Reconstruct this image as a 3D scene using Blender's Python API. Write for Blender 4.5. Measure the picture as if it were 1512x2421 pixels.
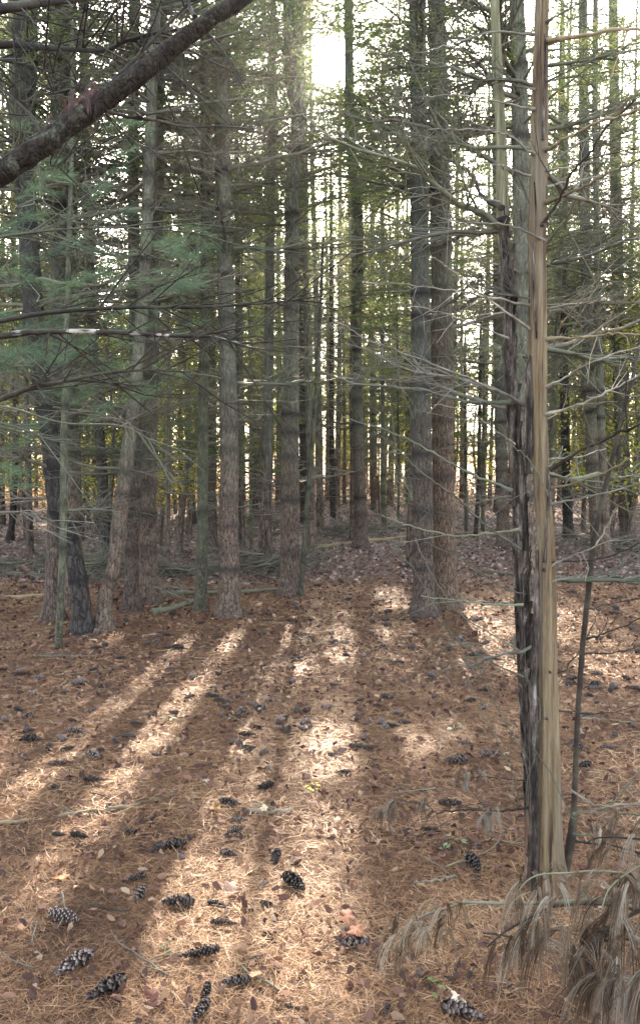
import bpy, math, random
import numpy as np
from mathutils import Vector, Matrix, noise, Quaternion
random.seed(7)
RNG = np.random.default_rng(7)
scene = bpy.context.scene
for o in list(bpy.data.objects):
    bpy.data.objects.remove(o, do_unlink=True)
COL = scene.collection
PI = math.pi

# ------------------------------------------------------------------ camera
W_, H_, F_ = 1512.0, 2421.0, 1900.0          # picture plane used to take bearings (width, height, focal length)
CAM_Z = 1.55
PITCH = math.radians(3.3)
cam = bpy.data.cameras.new('camera')
cam.sensor_fit = 'VERTICAL'
cam.angle = 2 * math.atan(H_ / 2 / F_)
cam.clip_start = 0.05
cam.clip_end = 2000
camo = bpy.data.objects.new('camera', cam)
COL.objects.link(camo)
camo.location = (0, 0, CAM_Z)
camo.rotation_euler = (PI / 2 - PITCH, 0, 0)
scene.camera = camo
CP, SP = math.cos(PITCH), math.sin(PITCH)


def ray(px, py):
    u = (px - W_ / 2) / F_
    v = (H_ / 2 - py) / F_
    return Vector((u, CP + v * SP, -SP + v * CP))


def at(px, py, Y):
    """point at forward distance Y on the bearing px, py"""
    r = ray(px, py)
    return Vector((0, 0, CAM_Z)) + r * (Y / r.y)


def mpp(Y):
    return Y / F_


def proj(P):
    """numpy world points -> bearings"""
    x, y, z = P[:, 0], P[:, 1], P[:, 2] - CAM_Z
    d = y * CP - z * SP
    up = y * SP + z * CP
    d = np.where(np.abs(d) < 1e-3, 1e-3, d)
    return W_ / 2 + F_ * x / d, H_ / 2 - F_ * up / d, d


# ------------------------------------------------------------------ sky, sun, exposure
SUN = ray(822, 145).normalized()
SUN_SEEN = ray(790, 145).normalized()     # centre of the bright aureole
SUN_EL = math.asin(SUN.z)
SUN_AZ = math.atan2(SUN.x, SUN.y)
world = bpy.data.worlds.new('World')
scene.world = world
world.use_nodes = True
nt = world.node_tree
for n in list(nt.nodes):
    nt.nodes.remove(n)
out = nt.nodes.new('ShaderNodeOutputWorld')
bg = nt.nodes.new('ShaderNodeBackground')
sky = nt.nodes.new('ShaderNodeTexSky')
sky.sky_type = 'NISHITA'
sky.sun_disc = False
sky.sun_elevation = SUN_EL
sky.sun_rotation = SUN_AZ
sky.air_density = 1.0
sky.dust_density = 4.0
sky.ozone_density = 1.0
bg.inputs['Strength'].default_value = 0.135
# bright thin overcast veil round the sun (circumsolar glow of the sky itself)
tc = nt.nodes.new('ShaderNodeTexCoord')
dot = nt.nodes.new('ShaderNodeVectorMath'); dot.operation = 'DOT_PRODUCT'
nrm = nt.nodes.new('ShaderNodeVectorMath'); nrm.operation = 'NORMALIZE'
nt.links.new(tc.outputs['Generated'], nrm.inputs[0])
nt.links.new(nrm.outputs[0], dot.inputs[0])
dot.inputs[1].default_value = SUN_SEEN
acos = nt.nodes.new('ShaderNodeMath'); acos.operation = 'ARCCOSINE'; acos.use_clamp = False
nt.links.new(dot.outputs['Value'], acos.inputs[0])


def wmath(op, a, b=None):
    m = nt.nodes.new('ShaderNodeMath'); m.operation = op
    if isinstance(a, (int, float)): m.inputs[0].default_value = a
    else: nt.links.new(a, m.inputs[0])
    if b is not None:
        if isinstance(b, (int, float)): m.inputs[1].default_value = b
        else: nt.links.new(b, m.inputs[1])
    return m.outputs[0]


g1 = wmath('MULTIPLY', wmath('EXPONENT', wmath('MULTIPLY', acos.outputs[0], -1 / math.radians(0.75))), 400.0)
g2 = wmath('MULTIPLY', wmath('EXPONENT', wmath('MULTIPLY', acos.outputs[0], -1 / math.radians(8))), 1.0)
g3 = wmath('ADD', wmath('ADD', g1, g2), 0.3)
hs = nt.nodes.new('ShaderNodeHueSaturation'); hs.inputs['Saturation'].default_value = 0.55
nt.links.new(sky.outputs[0], hs.inputs['Color'])
veil = nt.nodes.new('ShaderNodeVectorMath'); veil.operation = 'SCALE'
veil.inputs[0].default_value = (1.0, 0.96, 0.92)
nt.links.new(g3, veil.inputs['Scale'])
addv = nt.nodes.new('ShaderNodeVectorMath'); addv.operation = 'ADD'
nt.links.new(hs.outputs[0], addv.inputs[0]); nt.links.new(veil.outputs[0], addv.inputs[1])
nt.links.new(addv.outputs[0], bg.inputs['Color'])
nt.links.new(bg.outputs[0], out.inputs[0])

sl = bpy.data.lights.new('sun', 'SUN')
sl.energy = 5.0
sl.angle = math.radians(0.53)
sl.color = (1.0, 0.83, 0.64)
so = bpy.data.objects.new('sun', sl); COL.objects.link(so)
so.rotation_mode = 'QUATERNION'
so.rotation_quaternion = Vector(SUN).to_track_quat('Z', 'Y')
so.location = Vector(SUN) * 60
vs = scene.view_settings
vs.view_transform = 'Standard'
vs.look = 'None'
vs.gamma = 1
vs.exposure = 3.12
scene.cycles.max_bounces = 6
scene.cycles.diffuse_bounces = 3
scene.cycles.glossy_bounces = 2
scene.cycles.transmission_bounces = 3
scene.cycles.sample_clamp_indirect = 6


# ------------------------------------------------------------------ ground
def sstep(a, b, t):
    t = min(1, max(0, (t - a) / (b - a)))
    return t * t * (3 - 2 * t)


def ground(x, y):
    z = -0.042 * min(y, 8.0) - 0.03 * (1 - math.exp(-max(0, y - 8.0)))
    z += 0.011 * max(0, y - 14) ** 1.0
    z += 0.03 * max(0, y - 60)
    z += 0.05 * noise.noise(Vector((x * .45, y * .45, 3.1))) * sstep(0, 6, abs(y)) + 0.012 * noise.noise(Vector((x * 2.2, y * 2.2, 7.7)))
    z += 0.16 * noise.noise(Vector((x * .13, y * .13, 1.3))) * sstep(9, 18, y)
    return z


def hit(px, py):
    """where the bearing meets the ground"""
    r = ray(px, py)
    t = 1.0
    o = Vector((0, 0, CAM_Z))
    while t < 300:
        p = o + r * t
        if p.z <= ground(p.x, p.y):
            break
        t += 0.04 + t * .004
    lo, hi = t - 0.08 - t * .004, t
    for _ in range(14):
        m = (lo + hi) / 2
        p = o + r * m
        if p.z <= ground(p.x, p.y): hi = m
        else: lo = m
    p = o + r * hi
    p.z = ground(p.x, p.y)
    return p


# ------------------------------------------------------------------ mesh helpers
class Geo:
    def __init__(s):
        s.v = []; s.f3 = []; s.f4 = []; s.t = []; s.n = 0

    def add(s, V, F, tone=0.0):
        V = np.asarray(V, dtype=np.float32).reshape(-1, 3)
        F = np.asarray(F, dtype=np.int32)
        s.v.append(V)
        if F.shape[1] == 3: s.f3.append(F + s.n)
        else: s.f4.append(F + s.n)
        tn = np.empty(len(V), dtype=np.float32); tn[:] = tone
        s.t.append(tn)
        s.n += len(V)

    def mesh(s, name, smooth=True):
        V = np.concatenate(s.v) if s.v else np.zeros((0, 3), np.float32)
        T = np.concatenate(s.t) if s.t else np.zeros(0, np.float32)
        f3 = np.concatenate(s.f3) if s.f3 else np.zeros((0, 3), np.int32)
        f4 = np.concatenate(s.f4) if s.f4 else np.zeros((0, 4), np.int32)
        me = bpy.data.meshes.new(name)
        me.vertices.add(len(V)); me.vertices.foreach_set('co', V.ravel())
        nl = f3.size + f4.size
        me.loops.add(nl)
        me.loops.foreach_set('vertex_index', np.concatenate([f3.ravel(), f4.ravel()]).astype(np.int32))
        npol = len(f3) + len(f4)
        me.polygons.add(npol)
        ls = np.concatenate([np.arange(len(f3)) * 3, len(f3) * 3 + np.arange(len(f4)) * 4]).astype(np.int32)
        me.polygons.foreach_set('loop_start', ls)
        if smooth:
            me.polygons.foreach_set('use_smooth', np.ones(npol, dtype=bool))
        me.update(calc_edges=True)
        a = me.attributes.new('tone', 'FLOAT', 'POINT')
        a.data.foreach_set('value', T)
        return me


def obj(name, me, mat=None, parent=None, loc=None):
    o = bpy.data.objects.new(name, me)
    COL.objects.link(o)
    if mat is not None and me is not None and len(me.materials) == 0:
        me.materials.append(mat)
    if parent is not None: o.parent = parent
    if loc is not None: o.location = loc
    return o


def tag(o, label=None, cat=None, group=None, kind=None):
    if label: o['label'] = label
    if cat: o['category'] = cat
    if group: o['group'] = group
    if kind: o['kind'] = kind
    return o


def thing(name, label, cat, loc=(0, 0, 0), group=None):
    o = bpy.data.objects.new(name, None)
    o.empty_display_size = .2
    COL.objects.link(o); o.location = loc
    return tag(o, label, cat, group)


def tube(g, pts, rad, n=6, tone=0.0, cap=True, wob=0.0, seed=0.0, fn=None):
    """tapered tube along pts; fn(i, t, angle, point)->radius factor"""
    P = [Vector(p) for p in pts]
    m = len(P)
    T = []
    for i in range(m):
        a = P[max(0, i - 1)]; b = P[min(m - 1, i + 1)]
        T.append((b - a).normalized() if (b - a).length > 1e-9 else Vector((0, 0, 1)))
    up = Vector((1, 0, 0)) if abs(T[0].x) < .9 else Vector((0, 1, 0))
    N = (up - T[0] * up.dot(T[0])).normalized()
    V = []; tn = []
    for i in range(m):
        N = (N - T[i] * N.dot(T[i])).normalized()
        B = T[i].cross(N)
        r = rad[i] if hasattr(rad, '__len__') else rad
        tt = tone[i] if hasattr(tone, '__len__') else tone
        for k in range(n):
            a = 2 * PI * k / n
            rr = r
            if wob: rr *= 1 + wob * noise.noise(Vector((math.cos(a) * 1.3 + seed, math.sin(a) * 1.3, i * .45 + seed)))
            if fn: rr *= fn(i, i / (m - 1), a, P[i])
            V.append(P[i] + (N * math.cos(a) + B * math.sin(a)) * rr)
            tn.append(tt)
    F = []
    for i in range(m - 1):
        for k in range(n):
            k2 = (k + 1) % n
            F.append((i * n + k, i * n + k2, (i + 1) * n + k2, (i + 1) * n + k))
    g.add(V, F, tn)
    if cap:
        c = [sum((V[(m - 1) * n + k] for k in range(n)), Vector()) / n] + V[(m - 1) * n:]
        g.add(c, [(0, 1 + k, 1 + (k + 1) % n) for k in range(n)], tn[-1])
        c = [sum((V[k] for k in range(n)), Vector()) / n] + V[:n]
        g.add(c, [(0, 1 + (k + 1) % n, 1 + k) for k in range(n)], tn[0])


def spline(pts, k=4):
    """Catmull-Rom through tuples of any length"""
    P = [np.array(p, dtype=float) for p in pts]
    P = [2 * P[0] - P[1]] + P + [2 * P[-1] - P[-2]]
    o = []
    for i in range(1, len(P) - 2):
        for j in range(k):
            t = j / k
            a, b, c, d = P[i - 1], P[i], P[i + 1], P[i + 2]
            o.append(.5 * ((2 * b) + (-a + c) * t + (2 * a - 5 * b + 4 * c - d) * t * t + (-a + 3 * b - 3 * c + d) * t ** 3))
    o.append(P[-2])
    return o


def unit(A):
    return A / np.maximum(np.linalg.norm(A, axis=1, keepdims=True), 1e-9)


def needles(g, C, D, per, ln, w, spread, rng, droop=0.0, tone=(0, 1), root=0.03):
    """sprays of thin needles: centres C, axes D"""
    n = len(C)
    if n == 0: return
    C = np.repeat(C, per, axis=0); D = np.repeat(D, per, axis=0)
    m = len(C)
    d = unit(D + rng.normal(0, spread, (m, 3)))
    d[:, 2] -= droop
    d = unit(d)
    L = ln * rng.uniform(.6, 1.15, (m, 1))
    base = C + rng.normal(0, root, (m, 3))
    side = unit(np.cross(d, rng.normal(0, 1, (m, 3)))) * (w / 2)
    V = np.stack([base - side, base + side, base + d * L], axis=1).reshape(-1, 3)
    F = np.arange(m * 3).reshape(-1, 3)
    g.add(V, F, np.repeat(rng.uniform(tone[0], tone[1], m), 3))


def leaves(g, C, size, rng, flat=0.0, tone=(0, 1), elong=.62):
    """small folded leaves (two triangles) at centres C"""
    m = len(C)
    if m == 0: return
    a = unit(rng.normal(0, 1, (m, 3)) * np.array([1, 1, 1 - flat]))
    b = rng.normal(0, 1, (m, 3)) * np.array([1, 1, 1 - flat])
    b = unit(np.cross(a, np.cross(a, b)))
    nn = np.cross(a, b)
    s = size * rng.uniform(.6, 1.3, (m, 1))
    h = nn * s * .14
    k = [rng.uniform(.5, 1.15, (m, 1)) for _ in range(4)]
    V = np.stack([C - a * s * .5, C - a * s * .16 + b * s * .5 * elong * k[0] + h * rng.normal(0, 1, (m, 1)), C + a * s * .24 + b * s * .42 * elong * k[1] + h * rng.normal(0, 1, (m, 1)),
                  C + a * s * .55, C + a * s * .2 - b * s * .45 * elong * k[2] + h * rng.normal(0, 1, (m, 1)), C - a * s * .2 - b * s * .45 * elong * k[3] + h * rng.normal(0, 1, (m, 1))], axis=1).reshape(-1, 3)
    i = np.arange(m)[:, None] * 6
    F = np.concatenate([i + np.array([[0, 3, 2, 1]]), i + np.array([[0, 5, 4, 3]])])
    g.add(V, F, np.repeat(rng.uniform(tone[0], tone[1], m), 6))


# ------------------------------------------------------------------ materials
def newmat(name):
    m = bpy.data.materials.new(name); m.use_nodes = True
    t = m.node_tree
    for n in list(t.nodes): t.nodes.remove(n)
    return m, t


class NB:
    def __init__(s, t): s.t = t
    def n(s, typ, **k):
        x = s.t.nodes.new(typ)
        for a, b in k.items():
            setattr(x, a, b)
        return x
    def l(s, a, b): s.t.links.new(a, b)
    def ramp(s, fac, stops, interp='LINEAR'):
        r = s.n('ShaderNodeValToRGB'); r.color_ramp.interpolation = interp
        e = r.color_ramp.elements
        while len(e) > 1: e.remove(e[-1])
        e[0].position = stops[0][0]; e[0].color = (*stops[0][1], 1)
        for p, c in stops[1:]:
            q = e.new(p); q.color = (*c, 1)
        s.l(fac, r.inputs[0]); return r.outputs[0]
    def math(s, op, a, b=None, clamp=False):
        m = s.n('ShaderNodeMath', operation=op, use_clamp=clamp)
        for i, v in enumerate((a, b)):
            if v is None: continue
            if isinstance(v, (int, float)): m.inputs[i].default_value = v
            else: s.l(v, m.inputs[i])
        return m.outputs[0]
    def mix(s, f, a, b, blend='MIX'):
        m = s.n('ShaderNodeMix', data_type='RGBA', blend_type=blend)
        for i, v in ((0, f), (6, a), (7, b)):
            if isinstance(v, (int, float)): m.inputs[i].default_value = v
            elif isinstance(v, tuple): m.inputs[i].default_value = (*v, 1)
            else: s.l(v, m.inputs[i])
        return m.outputs[2]
    def coords(s, scale=(1, 1, 1), kind='Object', rnd=False):
        c = s.n('ShaderNodeTexCoord')
        mp = s.n('ShaderNodeMapping'); mp.inputs['Scale'].default_value = scale
        s.l(c.outputs[kind], mp.inputs[0])
        if rnd:
            oi = s.n('ShaderNodeObjectInfo')
            s.l(s.math('MULTIPLY', oi.outputs['Random'], 57.0), mp.inputs['Location'])
        return mp.outputs[0]
    def noise(s, vec, scale, detail=4, rough=.6, out='Fac'):
        x = s.n('ShaderNodeTexNoise'); x.inputs['Scale'].default_value = scale
        x.inputs['Detail'].default_value = detail; x.inputs['Roughness'].default_value = rough
        if vec is not None: s.l(vec, x.inputs['Vector'])
        return x.outputs[out]
    def vor(s, vec, scale, feature='F1', out='Distance'):
        x = s.n('ShaderNodeTexVoronoi', feature=feature); x.inputs['Scale'].default_value = scale
        s.l(vec, x.inputs['Vector']); return x.outputs[out]
    def attr(s, name, out='Fac'):
        x = s.n('ShaderNodeAttribute'); x.attribute_name = name; return x.outputs[out]
    def bump(s, h, strength=.5, dist=.01):
        b = s.n('ShaderNodeBump'); b.inputs['Strength'].default_value = strength; b.inputs['Distance'].default_value = dist
        s.l(h, b.inputs['Height']); return b.outputs[0]
    def finish(s, col, rough=.85, normal=None, transl=None, spec=.3, tcol=None):
        b = s.n('ShaderNodeBsdfPrincipled')
        if isinstance(col, tuple): b.inputs['Base Color'].default_value = (*col, 1)
        else: s.l(col, b.inputs['Base Color'])
        b.inputs['Roughness'].default_value = rough
        b.inputs['Specular IOR Level'].default_value = spec
        if normal is not None: s.l(normal, b.inputs['Normal'])
        o = s.n('ShaderNodeOutputMaterial')
        if transl:
            tr = s.n('ShaderNodeBsdfTranslucent')
            c = tcol if tcol is not None else col
            if isinstance(c, tuple): tr.inputs[0].default_value = (*c, 1)
            else: s.l(c, tr.inputs[0])
            mx = s.n('ShaderNodeMixShader'); mx.inputs[0].default_value = transl
            s.l(b.outputs[0], mx.inputs[1]); s.l(tr.outputs[0], mx.inputs[2]); s.l(mx.outputs[0], o.inputs[0])
        else:
            s.l(b.outputs[0], o.inputs[0])


def bark_mat(name, low, high, dark, z0=1.0, z1=3.0, lich=.35, scale=26, crack=.75, tint=1.0):
    m, t = newmat(name); b = NB(t)
    oc = b.coords(rnd=True)
    sq = b.coords((1, 1, .28), rnd=True)
    gen = b.n('ShaderNodeTexCoord').outputs['Object']
    sep = b.n('ShaderNodeSeparateXYZ'); b.l(gen, sep.inputs[0])
    big = b.noise(oc, 2.3, 3)
    mr = b.n('ShaderNodeMapRange'); mr.inputs[1].default_value = z0; mr.inputs[2].default_value = z1
    b.l(b.math('ADD', sep.outputs['Z'], b.math('MULTIPLY', b.math('SUBTRACT', big, .5), 3.0)), mr.inputs[0])
    base = b.mix(mr.outputs[0], low, high)
    fine = b.noise(sq, scale * 1.6, 6, .7)
    base = b.mix(1.0, base, b.ramp(fine, [(.25, (.35, .33, .32)), (.5, (.95, .95, .95)), (.72, (1.75, 1.7, 1.65))]), 'MULTIPLY')
    ve = b.n('ShaderNodeTexVoronoi', feature='DISTANCE_TO_EDGE'); ve.inputs['Scale'].default_value = scale
    wv = b.n('ShaderNodeVectorMath', operation='ADD'); b.l(sq, wv.inputs[0])
    wn = b.n('ShaderNodeVectorMath', operation='SCALE'); wn.inputs['Scale'].default_value = .06
    b.l(b.noise(oc, 16, 3, .6, 'Color'), wn.inputs[0]); b.l(wn.outputs[0], wv.inputs[1])
    b.l(wv.outputs[0], ve.inputs['Vector'])
    cr = b.ramp(ve.outputs['Distance'], [(0, (1 - crack,) * 3), (.12, (1, 1, 1))])
    crf = b.mix(b.math('SUBTRACT', 1.0, b.math('MULTIPLY', mr.outputs[0], .75)), (1, 1, 1), cr)
    base = b.mix(1.0, base, crf, 'MULTIPLY')
    ln = b.ramp(b.noise(oc, 9, 5, .75), [(.56, (0, 0, 0)), (.68, (1, 1, 1))])
    base = b.mix(b.math('MULTIPLY', ln, lich), base, (.30, .33, .25))
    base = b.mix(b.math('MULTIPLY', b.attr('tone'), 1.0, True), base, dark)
    oi = b.n('ShaderNodeObjectInfo')
    base = b.mix(1.0, base, b.ramp(oi.outputs['Random'], [(0, (.72, .72, .74)), (1, (1.22, 1.2, 1.12))]), 'MULTIPLY')
    h = b.math('ADD', b.math('MULTIPLY', b.math('MINIMUM', ve.outputs['Distance'], .2), 2.2), b.math('MULTIPLY', fine, .7))
    b.finish(base, .9, b.bump(h, .9, .012), spec=.2)
    return m


M = {}
M['bark'] = bark_mat('pine bark', (.165, .122, .098), (.135, .135, .105), (.035, .030, .028))
M['bark_orange'] = bark_mat('orange brown scaly bark', (.185, .13, .098), (.14, .135, .10), (.05, .038, .03), z0=2.2, z1=4.2, lich=.25)
M['limb_bark'] = bark_mat('dark limb bark with lichen', (.034, .026, .021), (.042, .034, .027), (.02, .018, .016), lich=.5, scale=60, crack=.7)
M['bark_dark'] = bark_mat('dark furrowed bark', (.075, .065, .060), (.065, .062, .055), (.02, .018, .018), lich=.12, scale=18, crack=.8)
M['bark_moss'] = bark_mat('mossy young bark', (.12, .11, .08), (.125, .13, .09), (.04, .04, .03), z0=.2, z1=.9, lich=.3, scale=30)
M['bark_far'] = bark_mat('far pine bark', (.16, .12, .10), (.13, .135, .105), (.04, .035, .03), lich=.2, scale=14)


def twig_mat(name, c1, c2, c3=None):
    m, t = newmat(name); b = NB(t)
    n1 = b.noise(b.coords((1, 1, 1), rnd=True), 7, 4, .7)
    st = [(.3, c1), (.6, c2)]
    if c3: st = [(.36, c1), (.5, c2), (.66, c3)]
    c = b.ramp(n1, st)
    oi = b.n('ShaderNodeObjectInfo')
    c = b.mix(1.0, c, b.ramp(oi.outputs['Random'], [(0, (.7, .72, .7)), (1, (1.4, 1.35, 1.25))]), 'MULTIPLY')
    b.finish(c, .8, b.bump(b.noise(b.coords((1, 1, 1)), 90, 3), .5, .004), spec=.3)
    return m


M['twig'] = twig_mat('dead pine twig', (.10, .09, .08), (.17, .16, .125))
M['twig_moss'] = twig_mat('mossy twig', (.085, .09, .065), (.15, .155, .11))
M['twig_pale'] = twig_mat('bleached twig', (.12, .105, .085), (.22, .20, .165), (.38, .35, .30))
M['bleached'] = twig_mat('bleached bare wood', (.10, .085, .07), (.34, .31, .28), (.46, .43, .39))
M['twig_tan'] = twig_mat('tan dead branch', (.15, .115, .07), (.25, .20, .125))
M['limb'] = twig_mat('smooth dark limb bark', (.020, .015, .012), (.036, .028, .022), (.07, .064, .046))


def leaf_mat(name, stops, transl=.45, rough=.6, rnd=True, spec=.25):
    m, t = newmat(name); b = NB(t)
    c = b.ramp(b.attr('tone'), stops)
    if rnd:
        oi = b.n('ShaderNodeObjectInfo')
        c = b.mix(1.0, c, b.ramp(oi.outputs['Random'], [(0, (.8, .85, .9)), (1, (1.2, 1.15, 1.0))]), 'MULTIPLY')
    b.finish(c, rough, transl=transl, spec=spec)
    return m


M['needle'] = leaf_mat('pine needles', [(0, (.07, .11, .05)), (.6, (.15, .20, .08)), (.93, (.25, .27, .10)), (1, (.36, .26, .12))], .58)
M['needle_blue'] = leaf_mat('blue green pine needles', [(0, (.07, .12, .07)), (1, (.20, .29, .17))], .5)
M['leaf_yellow'] = leaf_mat('yellow green leaves', [(0, (.16, .22, .05)), (.6, (.40, .44, .10)), (1, (.68, .52, .14))], .6)
M['leaf_orange'] = leaf_mat('orange dry brush', [(0, (.40, .24, .12)), (1, (.65, .42, .24))], .5)
M['litter'] = leaf_mat('fallen pine needles', [(0, (.045, .028, .02)), (.3, (.165, .088, .050)), (.65, (.355, .198, .102)), (.9, (.49, .31, .17)), (1, (.64, .47, .30))], .12, .5, False, .15)
M['leaf_litter'] = leaf_mat('dry fallen leaves', [(0, (.05, .03, .028)), (.35, (.13, .07, .055)), (.7, (.25, .14, .095)), (.93, (.34, .23, .15)), (1, (.52, .40, .27))], .2, .7, False, .15)
M['leaf_grey'] = leaf_mat('grey brown fallen leaves', [(0, (.10, .075, .07)), (.5, (.26, .19, .17)), (1, (.50, .40, .35))], .2, .7, False, .15)
M['dead_needle'] = leaf_mat('hanging dead needles', [(0, (.05, .032, .022)), (.4, (.16, .105, .068)), (.75, (.26, .20, .145)), (1, (.42, .37, .30))], .25, .6)
M['red_needle'] = leaf_mat('dark red dead needles', [(0, (.08, .045, .042)), (1, (.17, .095, .09))], .25, .6)


def cone_mat():
    m, t = newmat('pine cone scales'); b = NB(t)
    c = b.ramp(b.attr('tone'), [(0, (.02, .015, .013)), (.6, (.075, .055, .045)), (.9, (.19, .16, .14)), (1, (.34, .30, .26))])
    oi = b.n('ShaderNodeObjectInfo')
    c = b.mix(1.0, c, b.ramp(oi.outputs['Random'], [(0, (.6, .6, .6)), (.6, (1.1, 1.1, 1.1)), (1, (2.2, 2.2, 2.3))]), 'MULTIPLY')
    b.finish(c, .7, spec=.3)
    return m


M['cone'] = cone_mat()


def ground_mat():
    m, t = newmat('pine needle forest floor'); b = NB(t)
    oc = b.coords()
    n1 = b.noise(oc, .9, 3)
    n2 = b.noise(oc, 14, 6, .75)
    n3 = b.noise(oc, 70, 5, .8)
    c = b.ramp(n3, [(.28, (.040, .025, .018)), (.45, (.15, .088, .056)), (.58, (.28, .168, .105)), (.72, (.45, .30, .19))])
    c = b.mix(1.0, c, b.ramp(n2, [(.32, (.45, .42, .42)), (.6, (1.15, 1.1, 1.05))]), 'MULTIPLY')
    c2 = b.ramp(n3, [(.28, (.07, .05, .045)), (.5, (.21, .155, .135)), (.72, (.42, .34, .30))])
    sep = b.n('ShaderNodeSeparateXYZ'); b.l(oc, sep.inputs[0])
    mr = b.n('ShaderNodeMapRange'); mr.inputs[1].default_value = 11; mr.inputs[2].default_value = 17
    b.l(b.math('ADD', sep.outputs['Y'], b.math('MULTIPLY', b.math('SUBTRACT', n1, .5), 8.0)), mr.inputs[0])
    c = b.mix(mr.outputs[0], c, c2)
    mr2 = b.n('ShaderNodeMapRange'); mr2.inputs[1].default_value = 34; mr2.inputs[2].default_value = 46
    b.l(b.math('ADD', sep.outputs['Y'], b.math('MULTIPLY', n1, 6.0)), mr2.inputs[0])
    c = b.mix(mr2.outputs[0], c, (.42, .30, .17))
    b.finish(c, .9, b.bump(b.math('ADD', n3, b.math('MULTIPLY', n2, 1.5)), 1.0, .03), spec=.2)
    return m


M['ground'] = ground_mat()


def wood_mat():
    """bleached snag wood: long vertical grain, dark checks, ochre and grey bands"""
    m, t = newmat('debarked snag wood'); b = NB(t)
    g1 = b.noise(b.coords((1, 1, .05)), 48, 7, .8)
    g2 = b.noise(b.coords((1, 1, .08)), 14, 4, .6)
    g3 = b.noise(b.coords((1, 1, .05), kind='Object'), 34, 3, .6)
    c = b.ramp(g1, [(.30, (.06, .038, .024)), (.42, (.22, .15, .085)), (.55, (.34, .255, .15)), (.72, (.47, .39, .27))])
    c = b.mix(b.ramp(g2, [(.50, (0, 0, 0)), (.68, (.8, .8, .8))]), c, b.ramp(g1, [(.3, (.12, .09, .06)), (.6, (.33, .28, .21))]))
    c = b.mix(b.ramp(g3, [(.33, (.9, .9, .9)), (.40, (0, 0, 0))]), c, (.05, .035, .028))
    c = b.mix(b.ramp(b.noise(b.coords((1, 1, .22)), 9, 5, .7), [(.54, (0, 0, 0)), (.68, (.8, .8, .8))]), c, b.ramp(g1, [(.3, (.07, .05, .035)), (.7, (.26, .20, .13))]))
    red = b.ramp(b.noise(b.coords((1, 1, .3)), 5, 3), [(.52, (0, 0, 0)), (.62, (1, 1, 1))])
    c = b.mix(b.math('MULTIPLY', red, .4), c, (.20, .10, .06))
    c = b.mix(b.math('MULTIPLY', b.attr('tone'), 1.0, True), c, (.035, .025, .02))
    b.finish(c, .8, b.bump(b.math('ADD', g1, b.math('MULTIPLY', g3, .8)), 1.0, .02), spec=.2)
    return m


def flake_mat():
    m, t = newmat('flaking black bark'); b = NB(t)
    g1 = b.noise(b.coords((1, 1, .16)), 34, 6, .75)
    g2 = b.noise(b.coords((1, 1, .07)), 11, 4, .7)
    c = b.ramp(g1, [(.38, (.018, .014, .012)), (.48, (.065, .050, .042)), (.57, (.17, .135, .11)), (.66, (.38, .35, .31))])
    c = b.mix(b.ramp(g2, [(.55, (0, 0, 0)), (.63, (1, 1, 1))]), c, b.ramp(g1, [(.35, (.10, .065, .045)), (.6, (.27, .17, .12))]))
    b.finish(c, .85, b.bump(b.math('ADD', g1, g2), 1.0, .02), spec=.25)
    return m


def oliv_mat():
    m, t = newmat('olive stained wood'); b = NB(t)
    g1 = b.noise(b.coords((1, 1, .06)), 60, 5, .7)
    c = b.ramp(g1, [(.3, (.07, .065, .04)), (.5, (.19, .18, .10)), (.7, (.34, .33, .22))])
    c = b.mix(b.math('MULTIPLY', b.attr('tone'), 1.0, True), c, (.03, .025, .02))
    b.finish(c, .8, b.bump(g1, .8, .008), spec=.25)
    return m


M['wood'] = wood_mat(); M['flake'] = flake_mat(); M['olive'] = oliv_mat()

# ------------------------------------------------------------------ ground sheet
def build_ground():
    ys = np.concatenate([np.arange(-6, 14, .14), np.geomspace(14, 700, 90)])
    nx = 141
    s = np.linspace(-1, 1, nx)
    V = np.zeros((len(ys) * nx, 3), np.float32)
    i = 0
    for y in ys:
        wdt = 9 + max(0, y) * 1.6
        for q in s:
            x = wdt * (abs(q) ** 1.25) * (1 if q > 0 else -1)
            V[i] = (x, y, ground(x, y)); i += 1
    r = np.arange(len(ys) - 1)[:, None] * nx + np.arange(nx - 1)[None, :]
    r = r.ravel()
    F = np.stack([r, r + 1, r + nx + 1, r + nx], axis=1)
    g = Geo(); g.add(V, F)
    tag(obj('ground', g.mesh('ground'), M['ground']), 'forest floor of orange brown pine needles', kind='structure')


build_ground()

# areas of the floor that the sun reaches through the crowns (bearing ellipses: cx, cy, rx, ry, strength)
LIT = [(780, 1270, 100, 45, 1), (600, 1620, 120, 40, .9), (480, 1750, 120, 60, 1), (300, 1780, 120, 60, 1), (1290, 1440, 80, 60, 1), (640, 1850, 120, 50, .8), (60, 1620, 90, 30, .6), (500, 1960, 110, 70, .7), (920, 1400, 70, 26, 1), (760, 1500, 130, 75, 1), (700, 1560, 80, 40, 1), (880, 1560, 70, 40, .6),
       (1140, 1450, 60, 60, 1), (1150, 1560, 80, 40, .8), (1420, 1440, 130, 60, 1), (1440, 1580, 100, 40, .9),
       (260, 1505, 40, 20, 1), (470, 1530, 90, 40, 1), (390, 1610, 90, 40, .9), (560, 1480, 50, 30, .8), (300, 1690, 130, 40, .9),
       (720, 1770, 170, 60, 1), (900, 1790, 120, 60, .8), (560, 1740, 90, 50, .9), (130, 1790, 170, 60, .9),
       (150, 1930, 240, 120, 1), (100, 2120, 220, 110, 1), (560, 2130, 260, 100, 1), (780, 2000, 200, 80, .8),
       (620, 2320, 260, 130, 1), (850, 2180, 160, 130, .9), (90, 2330, 150, 90, 1), (1000, 2000, 110, 120, .5), (880, 2380, 150, 120, .9),
       (1330, 2020, 60, 60, .4), (1050, 1750, 60, 30, .4)]
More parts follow.
